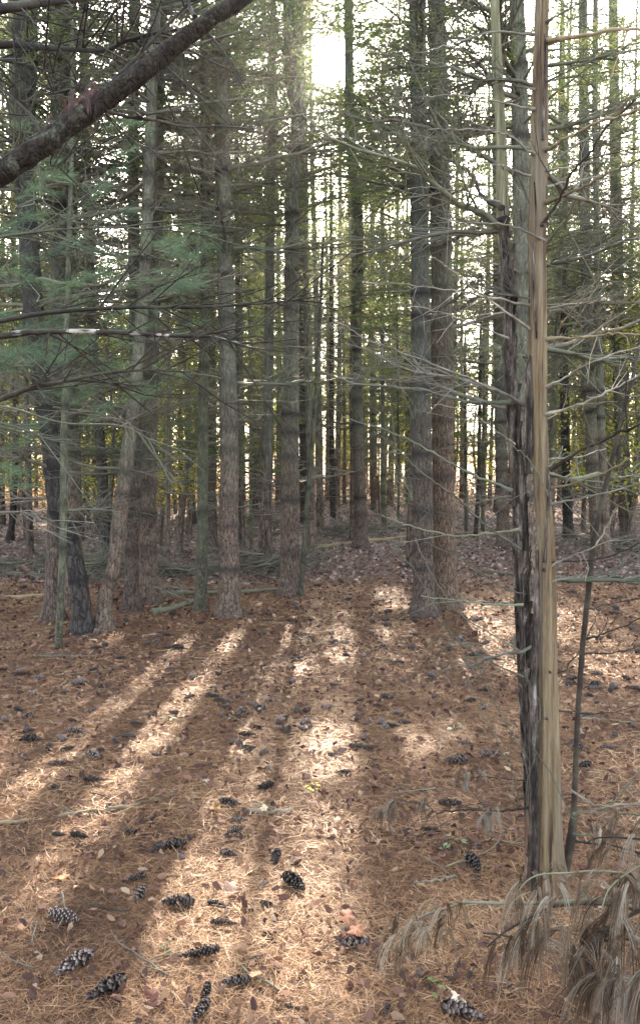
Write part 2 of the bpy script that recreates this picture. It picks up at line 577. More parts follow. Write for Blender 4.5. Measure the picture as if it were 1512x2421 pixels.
SUNv = np.array(SUN)


def keep_mask(P, rng):
    """real gaps in the crowns where the sun comes through"""
    n = len(P)
    # shadow of each point on the floor
    gz = -0.3
    t = (P[:, 2] - gz) / SUNv[2]
    Q = P - SUNv[None, :] * t[:, None]
    Q[:, 2] = np.where(Q[:, 1] < 8, -0.042 * np.clip(Q[:, 1], 0, 8), gz)
    t = (P[:, 2] - Q[:, 2]) / SUNv[2]
    Q = P - SUNv[None, :] * t[:, None]
    px, py, d = proj(Q)
    drop = np.zeros(n)
    for cx, cy, rx, ry, s in LIT:
        e = ((px - cx) / rx) ** 2 + ((py - cy) / ry) ** 2
        drop = np.maximum(drop, s * np.clip(2.0 - e, 0, 1))
    drop = np.where(d > .5, drop, 0)
    # the gap in front of the sun
    D = P - np.array([0, 0, CAM_Z]); D = unit(D)
    ang = np.degrees(np.arccos(np.clip(D @ np.array(SUN_SEEN), -1, 1)))
    drop = np.maximum(drop, np.clip((1.75 - ang) / .9, 0, 1))
    return rng.uniform(0, 1, n) > drop * .98


# ------------------------------------------------------------------ dead branches (shared shapes)
def dead_branch_mesh(seed, fullness=1.0, thick=1.0, sub=True):
    rnd = random.Random(seed)
    g = Geo()
    pts = []; z = 0; yv = 0; sl = rnd.uniform(-.08, .12); cv = rnd.uniform(-.1, .1)
    m = 9
    for i in range(m):
        t = i / (m - 1)
        pts.append(Vector((t, yv, z)))
        z += (sl + rnd.uniform(-.22, .22) + .1 * (t - .5)) / (m - 1)
        yv += (cv + rnd.uniform(-.25, .25)) / (m - 1)
    rad = [(.0125 * (1 - t / (m - 1)) + .0026) * thick for t in range(m)]
    tube(g, pts, rad, 5)
    nt_ = int(19 * fullness)
    for k in range(nt_):
        t = rnd.uniform(.15, .97)
        f = t * (m - 1); i = min(m - 2, int(f)); p = pts[i].lerp(pts[i + 1], f - i)
        L = (.5 * (1 - t) + .14) * rnd.uniform(.4, 1.3)
        sgn = rnd.choice((-1, 1))
        d = Vector((rnd.uniform(.5, 1.2), sgn * rnd.uniform(.35, 1.0), rnd.uniform(-.45, .5))).normalized()
        q = [p]; dd = d.copy()
        for s in range(4):
            dd = (dd + Vector((rnd.uniform(-.15, .25), rnd.uniform(-.2, .2), rnd.uniform(-.22, .26)))).normalized()
            q.append(q[-1] + dd * L / 4)
        r0 = .0042 * thick * (.6 + (1 - t))
        tube(g, q, [r0, r0 * .8, r0 * .62, r0 * .48, r0 * .35], 3, cap=False)
        if sub:
            for s in range(rnd.randint(1, 4)):
                a = rnd.randint(1, 3); pp = q[a]
                e = (dd + Vector((rnd.uniform(-1, 1), rnd.uniform(-1, 1), rnd.uniform(-.8, .8)))).normalized() * L * rnd.uniform(.25, .5)
                mid = pp + e * .5 + Vector((0, 0, rnd.uniform(-.02, .03)))
                tube(g, [pp, mid, pp + e], [r0 * .5, r0 * .42, r0 * .3], 3, cap=False)
    return g.mesh('dead_branch')


BR = {'fine': []}
for mk in ('twig', 'twig_moss', 'twig_pale'):
    BR[mk] = []
    for s in range(8):
        me = dead_branch_mesh(100 + s + 31 * len(BR)); me.materials.append(M[mk]); BR[mk].append(me)


for s in range(6):
    me = dead_branch_mesh(300 + s, .8, .45); me.materials.append(M['twig']); BR['fine'].append(me)


def frame_x(d, roll=0.0):
    d = Vector(d).normalized()
    q = Vector((1, 0, 0)).rotation_difference(d)
    return (Quaternion(d, roll) @ q).to_matrix().to_4x4()


def put_branch(parent, base, d, L, mk='twig', roll=None, rnd=random):
    me = rnd.choice(BR[mk])
    o = bpy.data.objects.new('branch', me); COL.objects.link(o)
    o.parent = parent
    # keep branches level: twigs spread sideways
    d = Vector(d).normalized()
    side = Vector((0, 0, 1)).cross(d)
    side = side.normalized() if side.length > .01 else Vector((0, 1, 0))
    up = d.cross(side)
    mt = Matrix((d, side, up)).transposed().to_4x4()
    rr = rnd.uniform(-.5, .5) if roll is None else roll
    mt = Matrix.Rotation(rr, 4, d) @ mt
    o.matrix_local = Matrix.Translation(base) @ mt @ Matrix.Scale(L, 4)
    return o


# ------------------------------------------------------------------ trunks and crowns
def trunk_pts(spec, Y, H, base):
    """spec: (px, py, width_px) from the base upwards, all at forward distance Y -> local points, radii up to height H"""
    k = 6
    S = spline(spec, k)
    P = [at(s[0], s[1], Y) - base for s in S]
    R = [max(.004, s[2] / 2 * mpp(Y)) for s in S]
    zt = P[-1].z
    if zt < H:
        d = (P[-1] - P[-1 - k]).normalized()
        d = (d + Vector((0, 0, 1.5))).normalized()
        n = max(3, int((H - zt) / .7)); r0 = R[-1]
        p0 = P[-1].copy()
        for i in range(1, n + 1):
            t = i / n
            P.append(p0 + d * ((H - zt) * t / d.z)); R.append(r0 * (1 - t) + .012)
    # resample evenly
    seg = [0]
    for i in range(1, len(P)): seg.append(seg[-1] + (P[i] - P[i - 1]).length)
    tot = seg[-1]
    out_, outr = [], []
    s = 0.0; i = 0
    while s < tot:
        while i < len(seg) - 2 and seg[i + 1] < s: i += 1
        f = (s - seg[i]) / max(1e-6, seg[i + 1] - seg[i])
        out_.append(P[i].lerp(P[i + 1], f)); outr.append(R[i] * (1 - f) + R[i + 1] * f)
        s += .09 if out_[-1].z < 7.5 else .5
    return out_, outr


def build_trunk(parent, P, R, mat, whorls, seed, flare=1.35, n=14, name='trunk'):
    g = Geo()
    rnd = random.Random(seed)
    ph = rnd.uniform(0, 6)
    R2 = []; tone = []
    for p, r in zip(P, R):
        k = 1 + (flare - 1) * math.exp(-max(0, p.z) / .13)
        w = 0.0
        for zw in whorls:
            w = max(w, (.35 + .65 * abs(math.sin(zw * 37.0))) * math.exp(-((p.z - zw) / .05) ** 2))
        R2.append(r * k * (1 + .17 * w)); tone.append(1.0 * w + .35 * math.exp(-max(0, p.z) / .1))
    P = [p.copy() for p in P]
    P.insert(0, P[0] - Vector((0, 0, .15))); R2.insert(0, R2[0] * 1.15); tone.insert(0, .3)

    def fn(i, t, a, p):
        z = p.z
        f = 1 + .05 * noise.noise(Vector((math.cos(a) * 2 + seed, math.sin(a) * 2, z * 1.2))) + .025 * noise.noise(Vector((math.cos(a) * 6 + seed, math.sin(a) * 6, z * 7)))
        f += .22 * (flare - 1) / .35 * math.exp(-max(0, z) / .12) * max(0, math.cos(a * 4 + ph + math.sin(a) * 1.5))
        return f
    tube(g, P, R2, n, tone=tone, fn=fn)
    return obj(name, g.mesh(name), mat, parent)


def along(P, z):
    for i in range(1, len(P)):
        if P[i].z >= z:
            f = (z - P[i - 1].z) / max(1e-6, P[i].z - P[i - 1].z)
            return P[i - 1].lerp(P[i], f)
    return P[-1]


WRNG = np.random.default_rng(77)


def crown_points(rng, h0, H, Rm, dens=1.0, step=.5, nb=(4, 6)):
    Cs, Ds, wood = [], [], []
    z = h0
    while z < H - .2:
        rel = (z - h0) / (H - h0)
        for b in range(rng.integers(nb[0], nb[1] + 1)):
            a = rng.uniform(0, 2 * PI)
            L = Rm * (1 - rel) ** .65 * rng.uniform(.6, 1.15) * (.65 + .35 * min(1, rel * 4 + .2)) + .15
            m = max(3, int(L * 17 * dens))
            t = rng.uniform(.22, 1.0, m) ** .75
            lat = rng.normal(0, .16, m) * L * (.35 + t)
            zz = z + L * (.22 * t - .16 * t * t) + rng.normal(0, .05, m)
            ca, sa = math.cos(a), math.sin(a)
            Cs.append(np.stack([ca * L * t - sa * lat, sa * L * t + ca * lat, zz], 1))
            Ds.append(np.stack([ca - sa * lat * 1.2, sa + ca * lat * 1.2, rng.uniform(-.1, .6, m)], 1))
            wood.append((z, a, L))
        z += step * rng.uniform(.7, 1.3)
    return np.concatenate(Cs), np.concatenate(Ds), wood


def crown_mesh(Cl, Dl, wood, P, offset, rng, per=9, ln=.11, w=.004, gaps=True, spread=.55):
    """Cl local to the stem axis; P trunk points"""
    zs = np.array([p.z for p in P]); xs = np.array([p.x for p in P]); ys = np.array([p.y for p in P])
    C = Cl.copy()
    C[:, 0] += np.interp(Cl[:, 2], zs, xs); C[:, 1] += np.interp(Cl[:, 2], zs, ys)
    D = unit(Dl)
    if gaps:
        k = keep_mask(C + np.array(offset), rng)
        C, D = C[k], D[k]
    g = Geo()
    needles(g, C, D, per, ln, w, spread, rng, droop=.08)
    return g.mesh('crown')


def crown_wood(P, wood, offset=None):
    g = Geo()
    tube(g, [along(P, z) for z in np.linspace(wood[0][0] - .1, wood[-1][0] + .1, 12)], .012, 3)  # hidden axis tube added inside the trunk to join the boughs
    for z, a, L in wood:
        p = along(P, z)
        if offset is not None:
            tt = np.array([.3, .6, .9])[:, None]
            k = keep_mask(np.array(p + offset)[None] + tt * np.array([[math.cos(a) * L, math.sin(a) * L, .1 * L]]), WRNG)
            if not k.all(): continue
        q = [p + Vector((math.cos(a) * L * t, math.sin(a) * L * t, L * (.22 * t - .16 * t * t))) for t in (0, .35, .7, .97)]
        tube(g, q, [.018, .013, .009, .004], 3, cap=False)
    return g


def pine(label, spec, H=15.5, crown0=5.4, Rm=1.7, mat='bark', nbr=5, zb0=1.2, zb1=7.6, gap=.38, blen=(.7, 2.1), group=None,
         seed=None, flare=1.5, twig='twig', name='pine_tree', fork=None, crown=True, stub=.25, n=14, dens=1.05, Y=None, per=8, nw=.010):
    seed = len(bpy.data.objects) if seed is None else seed
    rnd = random.Random(seed); rng = np.random.default_rng(seed)
    bx, by = spec[0][0], spec[0][1]
    base = hit(bx, by - 4)
    Y = base.y if Y is None else Y
    t = thing(name, label, 'tree', base, group)
    P, R = trunk_pts(spec, Y, H, base)
    wh = []; z = .55 + rnd.uniform(0, .3)
    while z < zb1 + 1:
        wh.append(z); z += gap * rnd.uniform(.6, 1.55)
    build_trunk(t, P, R, M[mat], wh, seed % 97, flare, n)
    cnt = 0
    for z in wh:
        if z < zb0 or z > zb1: continue
        for b in range(rnd.randint(max(1, nbr - 2), nbr)):
            if cnt >= 96: break
            a = rnd.uniform(0, 2 * PI)
            p = along(P, z)
            L = rnd.uniform(*blen) * (.6 + .4 * min(1, z / 3))
            if rnd.random() < (stub if z > 2.4 else .6): L *= .3
            tip = np.array([p + base + Vector((math.cos(a) * L * q, math.sin(a) * L * q, 0)) for q in (.2, .5, .8)])
            fine = not keep_mask(tip, WRNG).all() and rnd.random() < .96
            if fine and rnd.random() < .5: continue
            put_branch(t, p, (math.cos(a), math.sin(a), rnd.uniform(-.12, .3)), L, 'fine' if fine else (twig if rnd.random() > .25 else 'twig_moss'), rnd=rnd)
            cnt += 1
    if fork:
        Pf = [at(q[0], q[1], Y) - base for q in spline(fork, 4)]
        Rf = [q[2] / 2 * mpp(Y) for q in spline(fork, 4)]
        g = Geo(); tube(g, Pf, Rf, 10, wob=.1, seed=seed); obj('fork_stem', g.mesh('fork_stem'), M[mat], t)
    if crown:
        Cl, Dl, wood = crown_points(rng, crown0, H, Rm, dens)
        obj('crown', crown_mesh(Cl, Dl, wood, P, base, rng, per=per, w=nw), M['needle'], t)
        gw = crown_wood(P, wood, base)
        obj('bough_frame', gw.mesh('bough_frame'), M['twig'], t)
    return t, P, base


# ------------------------------------------------------------------ the trees one can tell apart
pine('dark rough barked pine at left whose trunk kinks near its foot',
     [(195, 1500, 48), (190, 1408, 44), (168, 1283, 40), (132, 1190, 38), (120, 1058, 40), (92, 850, 44), (70, 600, 44), (58, 400, 44), (58, 200, 52), (62, 0, 54)],
     mat='bark_dark', zb0=1.2)
pine('straight grey pine at far left just behind the kinked dark trunk',
     [(125, 1468, 42), (128, 1250, 32), (130, 1050, 30), (138, 700, 32), (138, 400, 34), (135, 0, 34)])
pine('pale grey pine with one dark ring rising behind the mossy green sapling',
     [(165, 1440, 36), (178, 1283, 32), (175, 1058, 31), (170, 800, 30), (168, 500, 28), (166, 0, 26)], nbr=4)
pine('slim green mossy sapling in front of the dark pine at left',
     [(138, 1540, 18), (144, 1400, 17), (150, 1258, 18), (152, 1058, 18), (155, 880, 15), (160, 700, 13), (168, 450, 10), (172, 300, 8)], mat='bark_moss', H=6.3,
     crown=False, zb0=1.2, zb1=6, nbr=3, blen=(.3, .8), flare=1.1, twig='twig_moss', name='sapling', n=10)
pine('leaning curved grey green pine with ringed whorls left of the twin trunks',
     [(242, 1492, 44), (250, 1408, 34), (270, 1338, 32), (280, 1248, 34), (295, 1123, 33), (306, 1040, 31), (318, 930, 30), (332, 780, 28), (345, 600, 26), (355, 330, 25), (365, 100, 24), (370, 0, 24)],
     zb0=.5)
pine('left one of the twin straight pines, thinner and slightly nearer',
     [(312, 1447, 36), (312, 1308, 32), (318, 1208, 30), (322, 1058, 29), (320, 800, 27), (316, 500, 25), (315, 250, 24), (318, 0, 23)])
pine('right one of the twin straight pines, thick with reddish lower bark',
     [(350, 1428, 50), (350, 1258, 41), (352, 1108, 39), (354, 950, 38), (362, 750, 30), (372, 500, 28), (374, 250, 26), (385, 0, 24)])
pine('dark slim pine partly hidden behind the leaning curved pine',
     [(254, 1330, 27), (246, 1200, 25), (238, 1058, 24), (222, 850, 22), (208, 500, 21), (196, 0, 20)], mat='bark_dark', nbr=4)
pine('thin yellowish green pine just left of the thick ringed pine',
     [(475, 1448, 29), (478, 1283, 26), (480, 1058, 25), (482, 800, 22), (485, 500, 20), (483, 200, 18), (482, 0, 17)], mat='bark_moss', nbr=4)
pine('narrow brown pine directly behind the thin yellowish green one',
     [(502, 1312, 27), (500, 1180, 23), (500, 1058, 22), (497, 800, 20), (492, 500, 18), (486, 150, 16)], nbr=4)
tI, PI_, bI = pine('thick ringed pine with vertical split in its bark left of centre',
     [(540, 1460, 56), (541, 1358, 47), (541, 1208, 46), (542, 1058, 43), (537, 800, 39), (529, 500, 35), (525, 300, 33), (522, 0, 28)], flare=1.3)
pine('central pine with a crooked upper trunk that forks below the sun',
     [(685, 1411, 48), (685, 1258, 42), (686, 1058, 40), (687, 850, 37), (690, 600, 33), (690, 440, 31), (700, 350, 31), (707, 270, 32), (690, 205, 32), (684, 130, 28), (682, 0, 25)],
     fork=[(704, 260, 22), (712, 190, 17), (710, 100, 15), (716, -60, 13)])
pine('pole thin sapling leaning against the foot of the central pine',
     [(711, 1414, 11), (719, 1280, 11), (728, 1158, 11), (737, 1058, 10), (748, 900, 9), (756, 750, 8), (764, 560, 6)], mat='bark_moss', H=5.2, crown=False,
     zb0=.8, zb1=5, nbr=2, blen=(.2, .6), flare=1.1, twig='twig_moss', name='sapling', n=8)
pine('slender pine beyond the path opening, right of the sun axis',
     [(852, 1300, 32), (851, 1158, 28), (846, 1058, 26), (843, 800, 24), (848, 560, 22), (838, 430, 20), (824, 300, 18), (822, 150, 16)], nbr=4)
pine('twiggy narrow pine half hidden behind the slender path pine',
     [(833, 1283, 15), (834, 1100, 14), (832, 900, 13), (836, 650, 12), (830, 300, 10)], nbr=3)
tM, PM, bM = pine('left and nearer one of the big pine pair right of the path',
     [(1002, 1458, 58), (1000, 1350, 48), (998, 1283, 46), (998, 1133, 46), (995, 900, 44), (992, 600, 41), (989, 300, 39), (985, 0, 36)],
     nbr=3)
pine('right one of the big pine pair with orange brown scaly bark',
     [(1055, 1443, 62), (1052, 1350, 55), (1050, 1283, 53), (1046, 1133, 50), (1045, 900, 51), (1042, 600, 49), (1038, 400, 47), (1035, 200, 42), (1030, 0, 40)],
     nbr=3, mat='bark_orange')
tO, PO, bO = pine('broad pine with flared mossy roots standing behind the bare snag',
     [(1262, 1528, 66), (1256, 1430, 52), (1250, 1300, 49), (1242, 900, 46), (1233, 500, 42), (1226, 200, 37), (1220, 0, 34)], flare=1.6)
pine('brown pine seen just left of the black barked snag stem',
     [(1190, 1300, 33), (1187, 1200, 30), (1184, 1058, 29), (1180, 850, 27), (1176, 500, 24), (1170, 100, 20)], nbr=4)
pine('dark slim pine right of the snag, nearest of the right hand row',
     [(1343, 1280, 25), (1338, 1150, 22), (1334, 1000, 21), (1330, 700, 19), (1326, 300, 16)], nbr=4, mat='bark_dark')
pine('grey brown pine with thin companion behind it at right',
     [(1413, 1318, 31), (1406, 1200, 30), (1400, 1100, 29), (1391, 900, 28), (1385, 700, 26), (1380, 400, 23), (1376, 0, 20)])
pine('thin companion pole touching the grey brown pine at right',
     [(1434, 1325, 20), (1428, 1180, 18), (1420, 1000, 17), (1412, 700, 15), (1405, 300, 13)], nbr=3)
pine('dark ringed pine nearest the right edge of the photo',
     [(1484, 1290, 36), (1476, 1170, 33), (1469, 1058, 32), (1461, 800, 29), (1455, 500, 25), (1450, 200, 22), (1448, 0, 20)])
pine('small dark pine at the far left edge in front of orange brush',
     [(22, 1285, 17), (32, 1200, 15), (38, 1058, 14), (36, 800, 13), (30, 400, 11)], nbr=4, mat='bark_dark')
SMALL = [
    ('sunlit ochre trunk far off behind the twin pines', [(388, 1192, 29), (390, 1100, 28), (392, 900, 25), (395, 500, 20)], 'bark'),
    ('short looking dark trunk far behind, between twin pines and thin green pine', [(430, 1226, 14), (427, 1100, 12), (425, 800, 10)], 'bark_dark'),
    ('dark leaning trunk just left of the thin green pine, far behind', [(458, 1245, 18), (450, 1120, 17), (445, 900, 15), (440, 500, 12)], 'bark_dark'),
    ('dark trunk close behind the thick ringed pine on its right', [(569, 1312, 17), (566, 1180, 15), (564, 900, 13), (560, 500, 11)], 'bark_dark'),
    ('pencil thin pole between the thick ringed pine and central pine, left', [(594, 1302, 7), (592, 1100, 7), (590, 850, 6)], 'bark_moss'),
    ('pencil thin pole between the thick ringed pine and central pine, right', [(637, 1285, 9), (634, 1100, 8), (632, 800, 7)], 'bark_moss'),
    ('wide distant trunk in the gap left of the central pine', [(612, 1185, 34), (610, 1090, 30), (610, 900, 27), (612, 500, 22)], 'bark'),
    ('dark trunk half hidden right behind the central pine', [(720, 1240, 23), (718, 1120, 20), (716, 900, 18), (712, 500, 15)], 'bark_dark'),
    ('small twiggy trunk at the end of the path', [(787, 1228, 14), (785, 1120, 13), (783, 900, 11)], 'bark_dark'),
    ('thin far trunk between the path pine and the big pair, left', [(883, 1210, 14), (881, 1100, 13), (878, 800, 11)], 'bark'),
    ('thin far trunk between the path pine and the big pair, middle', [(907, 1250, 13), (905, 1120, 12), (903, 800, 10)], 'bark_moss'),
    ('hair thin pole just left of the big pine pair', [(941, 1230, 6), (941, 1100, 6), (939, 850, 5)], 'bark_moss'),
    ('first of three thin poles right of the big pine pair', [(1101, 1260, 9), (1100, 1120, 8), (1098, 850, 7)], 'bark_moss'),
    ('leaning middle one of three thin poles right of the big pine pair', [(1122, 1275, 11), (1130, 1150, 10), (1134, 900, 8)], 'bark_dark'),
    ('last of three thin poles right of the big pine pair', [(1140, 1260, 9), (1141, 1120, 8), (1142, 850, 7)], 'bark_moss'),
]
for lab, sp, mt in SMALL:
    w0 = sp[0][2]
    base = hit(sp[0][0], sp[0][1] - 4)
    hh = 15 if w0 > 12 else random.uniform(5.5, 8)
    pine(lab, sp, H=hh, crown0=hh * .38, Rm=1.5 if w0 > 12 else .7, mat=mt, nbr=3, zb0=1.2, zb1=hh * .45, flare=1.15, n=8,
         dens=1.5, per=8, nw=.014, blen=(.5, 1.3))

# ------------------------------------------------------------------ further pines in rows behind (each its own thing)
def sleeve(s_, offset=None, zmax=10.5, n=80):
    """dead lower limbs of one tree"""
    rnd = random.Random(500 + s_)
    g = Geo()
    tube(g, [Vector((0, 0, z)) for z in (.9, 4, zmax)], .01, 3)  # not a limb: axis tube added along the trunk, linking the limbs
    for k in range(n):
        z = rnd.uniform(1.0, zmax); a = rnd.uniform(0, 2 * PI); L = rnd.uniform(.5, 1.8)
        d = Vector((math.cos(a), math.sin(a), rnd.uniform(-.1, .3)))
        if offset is not None:
            tt = np.array([.15, .5, .85])[:, None] * L
            if not keep_mask(np.array(Vector((0, 0, z)) + offset)[None] + tt * np.array([tuple(d)]), WRNG).all(): continue
        p = Vector((0, 0, z)); q = [p]
        for i in range(4):
            q.append(q[-1] + (d + Vector((rnd.uniform(-.3, .3), rnd.uniform(-.3, .3), rnd.uniform(-.25, .25)))) * L / 4)
        tube(g, q, [.014, .011, .009, .006, .004], 3, cap=False)
        for j in range(6):
            b_ = q[rnd.randint(1, 4)]
            e = (d + Vector((rnd.uniform(-1.2, 1.2), rnd.uniform(-1.2, 1.2), rnd.uniform(-.4, .5)))).normalized() * rnd.uniform(.2, .6)
            tube(g, [b_, b_ + e * .5 + Vector((0, 0, .02)), b_ + e], [.005, .004, .0025], 3, cap=False)
    me = g.mesh('dead_limb'); me.materials.append(M['twig'])
    return me


FARBR = [sleeve(q) for q in range(5)]


def trunk_blocks(x, y, H=14):
    """does a straight trunk here stand between the sun and its patches on the floor"""
    P = np.array([[x, y, z] for z in np.linspace(.5, H, 30)])
    rng = np.random.default_rng(1)
    return 1 - keep_mask(P, rng).mean()


def far_shape(i):
    rng = np.random.default_rng(900 + i)
    H = [15, 16.5, 13.5, 15.5, 14, 9][i]
    P = []; R = []
    r0 = [.085, .10, .075, .085, .07, .045][i]
    lx, ly = rng.normal(0, .012, 2)
    for k in range(20):
        t = k / 19
        P.append(Vector((lx * H * t + .05 * math.sin(t * 5 + i), ly * H * t + .05 * math.cos(t * 4 + i), H * t - .1))); R.append(r0 * (1 - t * .92) * (1.25 if k == 0 else 1))
    g = Geo(); tube(g, P, R, 8, wob=.12, seed=i)
    tr = g.mesh('trunk'); tr.materials.append(M['bark_far'])
    c0 = [4.0, 4.8, 3.6, 4.6, 3.8, 2.0][i]
    Cl, Dl, wood = crown_points(rng, c0, H, 1.8 if i < 5 else 1.2, 1.1, .42)
    return dict(P=P, H=H, c0=c0, trunk=tr, C=Cl, D=Dl, wood=wood)


FS = [far_shape(i) for i in range(6)]
for i, f in enumerate(FS):
    f['crown'] = crown_mesh(f['C'], f['D'], f['wood'], f['P'], (0, 0, 0), np.random.default_rng(i), per=8, w=.022, ln=.15, gaps=False)
    f['crown'].materials.append(M['needle'])
    gw = crown_wood(f['P'], f['wood']); f['frame'] = gw.mesh('bough_frame'); f['frame'].materials.append(M['twig'])

taken = [(o.location.x, o.location.y) for o in bpy.data.objects if o.type == 'EMPTY' and o.parent is None]


def far_tree(x, y, i, sc, rz, label, group, unique, wide=1.0):
    f = FS[i]
    t = thing('pine_tree', label, 'tree', (x, y, ground(x, y)), group)
    if unique:
        rng = np.random.default_rng(int(abs(x * 91 + y * 37)))
        Cl = f['C'] * sc
        Cl[:, :2] *= wide
        c, s = math.cos(rz), math.sin(rz)
        P = [Vector((p.x * sc * c - p.y * sc * s, p.x * sc * s + p.y * sc * c, p.z * sc)) for p in f['P']]
        C = Cl.copy(); C[:, 0] = Cl[:, 0] * c - Cl[:, 1] * s; C[:, 1] = Cl[:, 0] * s + Cl[:, 1] * c
        D = f['D'].copy(); D[:, 0] = f['D'][:, 0] * c - f['D'][:, 1] * s; D[:, 1] = f['D'][:, 0] * s + f['D'][:, 1] * c
        cm = crown_mesh(C, D, None, P, t.location, rng, per=8, w=.012 if y < 20 else .016, ln=.135)
        obj('crown', cm, M['needle'], t)
        obj('bough_frame', crown_wood(P, [(z * sc, a + rz, L * sc * wide) for z, a, L in f['wood']], t.location).mesh('bough_frame'), M['twig'], t)
    for nm, me in (('trunk', f['trunk']), ('crown', None if unique else f['crown']), ('bough_frame', None if unique else f['frame']), ('dead_limb', sleeve(int(x * 7) % 40, t.location, n=70) if unique else FARBR[(i + int(x * 3)) % 5])):
        if me is None: continue
        o = bpy.data.objects.new(nm, me); COL.objects.link(o); o.parent = t
        o.rotation_euler = (0, 0, 0 if nm == 'dead_limb' and unique else rz); o.scale = (1 if nm == 'dead_limb' and unique else sc,) * 3
    return t


rr = random.Random(21)
spots = []
tries = 0
while len(spots) < 104 and tries < 9000:
    tries += 1
    y = 14.5 + 30 * rr.random() ** 1.1
    x = rr.uniform(-1, 1) * (y * .5 + 3.5)
    px = W_ / 2 + F_ * x / y
    if 768 < px < 808 and y < 32: continue      # the path opening towards the sun
    md = 1.5 if y < 30 else 1.9
    if any((x - a) ** 2 + (y - b) ** 2 < md * md for a, b in taken + spots): continue
    if y < 34 and trunk_blocks(x, y) > .08: continue
    spots.append((x, y))
for x, y in spots:
    side = 'left' if x < -1.5 else ('right' if x > 1.5 else 'middle')
    dist = 'nearer' if y < 22 else ('farther' if y < 33 else 'farthest')
    grp = 'background pines, %s rows, %s part' % (dist, side)
    lab = {'nearer': 'background pine with dead lower limbs in the nearer rows, %s part of the wood',
           'farther': 'slim backlit pine in the farther rows, %s part of the wood',
           'farthest': 'faint small pine in the farthest rows, %s part of the wood'}[dist] % side
    far_tree(x, y, rr.choice([0, 1, 2, 3, 4, 5, 5]), rr.uniform(.85, 1.12), rr.uniform(0, 6.28), lab, grp, y < 31)

for px, d, i_, sc_ in [(690, 15.2, 1, 1.12), (846, 21.5, 0, 1.2), (842, 24.8, 1, 1.2), (1001, 14.6, 3, 1.1), (1044, 19.5, 0, 1.15), (538, 15.6, 1, 1.05), (905, 26.5, 1, 1.25), (930, 17.2, 3, 1.1),
                      (640, 19.6, 1, 1.2), (735, 22.5, 3, 1.25), (748, 28.5, 1, 1.3), (815, 28.0, 0, 1.3), (880, 15.5, 1, 1.05), (1235, 13.4, 3, 1.0), (1160, 17.5, 1, 1.1), (1290, 16.2, 0, 1.1), (600, 27.0, 0, 1.3)]:
    x = (px - W_ / 2) * d / F_
    if trunk_blocks(x, d) > .05: continue
    far_tree(x, d, i_, sc_, rr.uniform(0, 6.28), 'tall pine whose crown closes the canopy near the sun, behind the central trunks', 'pines closing the canopy at the centre', True)

for px, d, i_, sc_, wd in [(689, 15.2, 1, 1.15, 1.8), (847, 20.5, 0, 1.25, 2.5), (980, 15.0, 3, 1.2, 2.0), (850, 25.5, 1, 1.3, 2.2), (629, 15.0, 1, 1.15, 1.5), (733, 17.6, 0, 1.15, 1.7), (752, 23.5, 1, 1.2, 1.5)]:
    far_tree((px - W_ / 2) * d / F_, d, i_, sc_, rr.uniform(0, 6.28), 'wide crowned pine whose upper boughs spread in front of the sun', 'wide crowned pines below the sun', True, wd)
rt = random.Random(9)
for k in range(28):
    px = 520 + 1050 * (k + .5) / 28 + rt.uniform(-14, 14); d = rt.uniform(33, 40)
    x = (px - W_ / 2) * d / F_
    far_tree(x, d, rt.choice([0, 1, 3, 4]), rt.uniform(1.4, 1.65), rt.uniform(0, 6.28), 'very tall pine far behind, its crown closing the upper part of the view', 'tall pines far behind the wood', True, 1.5)

# pines beyond the frame edges that shade the floor
for x, y in [(-7.5, 6.5), (-9, 11), (7.8, 8.5), (8.6, 12), (-5.6, 3.2), (6.5, 4.0), (-3.2, -2.6), (2.6, -3.4)]:
    far_tree(x, y, rr.choice([0, 1, 3]), 1.0, rr.uniform(0, 6), 'shade casting pine standing outside the picture', 'pines outside the picture', True)


# ------------------------------------------------------------------ leafy yellow green trees far behind
def leafy_shape(i):
    rng = np.random.default_rng(70 + i)
    g = Geo(); H = [9, 17, 6.5][i]
    pts = [Vector((.1 * math.sin(k * .9 + i), .1 * math.cos(k * .7), H * k / 8 - .1)) for k in range(9)]
    tube(g, pts, [.09 * (1 - k / 9.5) for k in range(9)], 7, wob=.1)
    Cs = []
    for k in range([46, 80, 40][i]):
        z = rng.uniform(.16, .98) * H; a = rng.uniform(0, 6.28); L = rng.uniform(.5, 2.3) * (1 - .5 * z / H)
        p = along(pts, z); e = Vector((math.cos(a) * L, math.sin(a) * L, L * .45))
        tube(g, [p, p + e * .5 + Vector((0, 0, .1)), p + e], [.022, .012, .005], 3, cap=False)
        m = 46
        tt = rng.uniform(.35, 1.1, (m, 1))
        Cs.append(np.array(p)[None] + np.array(e)[None] * tt + rng.normal(0, .24, (m, 3)))
    w = g.mesh('trunk'); w.materials.append(M['bark_far'])
    g2 = Geo(); leaves(g2, np.concatenate(Cs), .095, rng)
    c = g2.mesh('crown', smooth=False); c.materials.append(M['leaf_yellow'])
    return w, c


LS = [leafy_shape(i) for i in range(3)]
for k in range(120):
    y = rr.uniform(42, 64); x = rr.uniform(-1, 1) * (y * .5 + 3)
    i = rr.choice([0, 0, 2, 1])
    t = thing('leafy_tree', 'yellow green leafy tree glowing behind the pine rows', 'tree', (x, y, ground(x, y)), 'leafy trees beyond the pines')
    for nm, me in (('trunk', LS[i][0]), ('crown', LS[i][1])):
        o = bpy.data.objects.new(nm, me); COL.objects.link(o); o.parent = t; o.rotation_euler = (0, 0, rr.uniform(0, 6)); 
        o.scale = (rr.uniform(.9, 1.3),) * 3

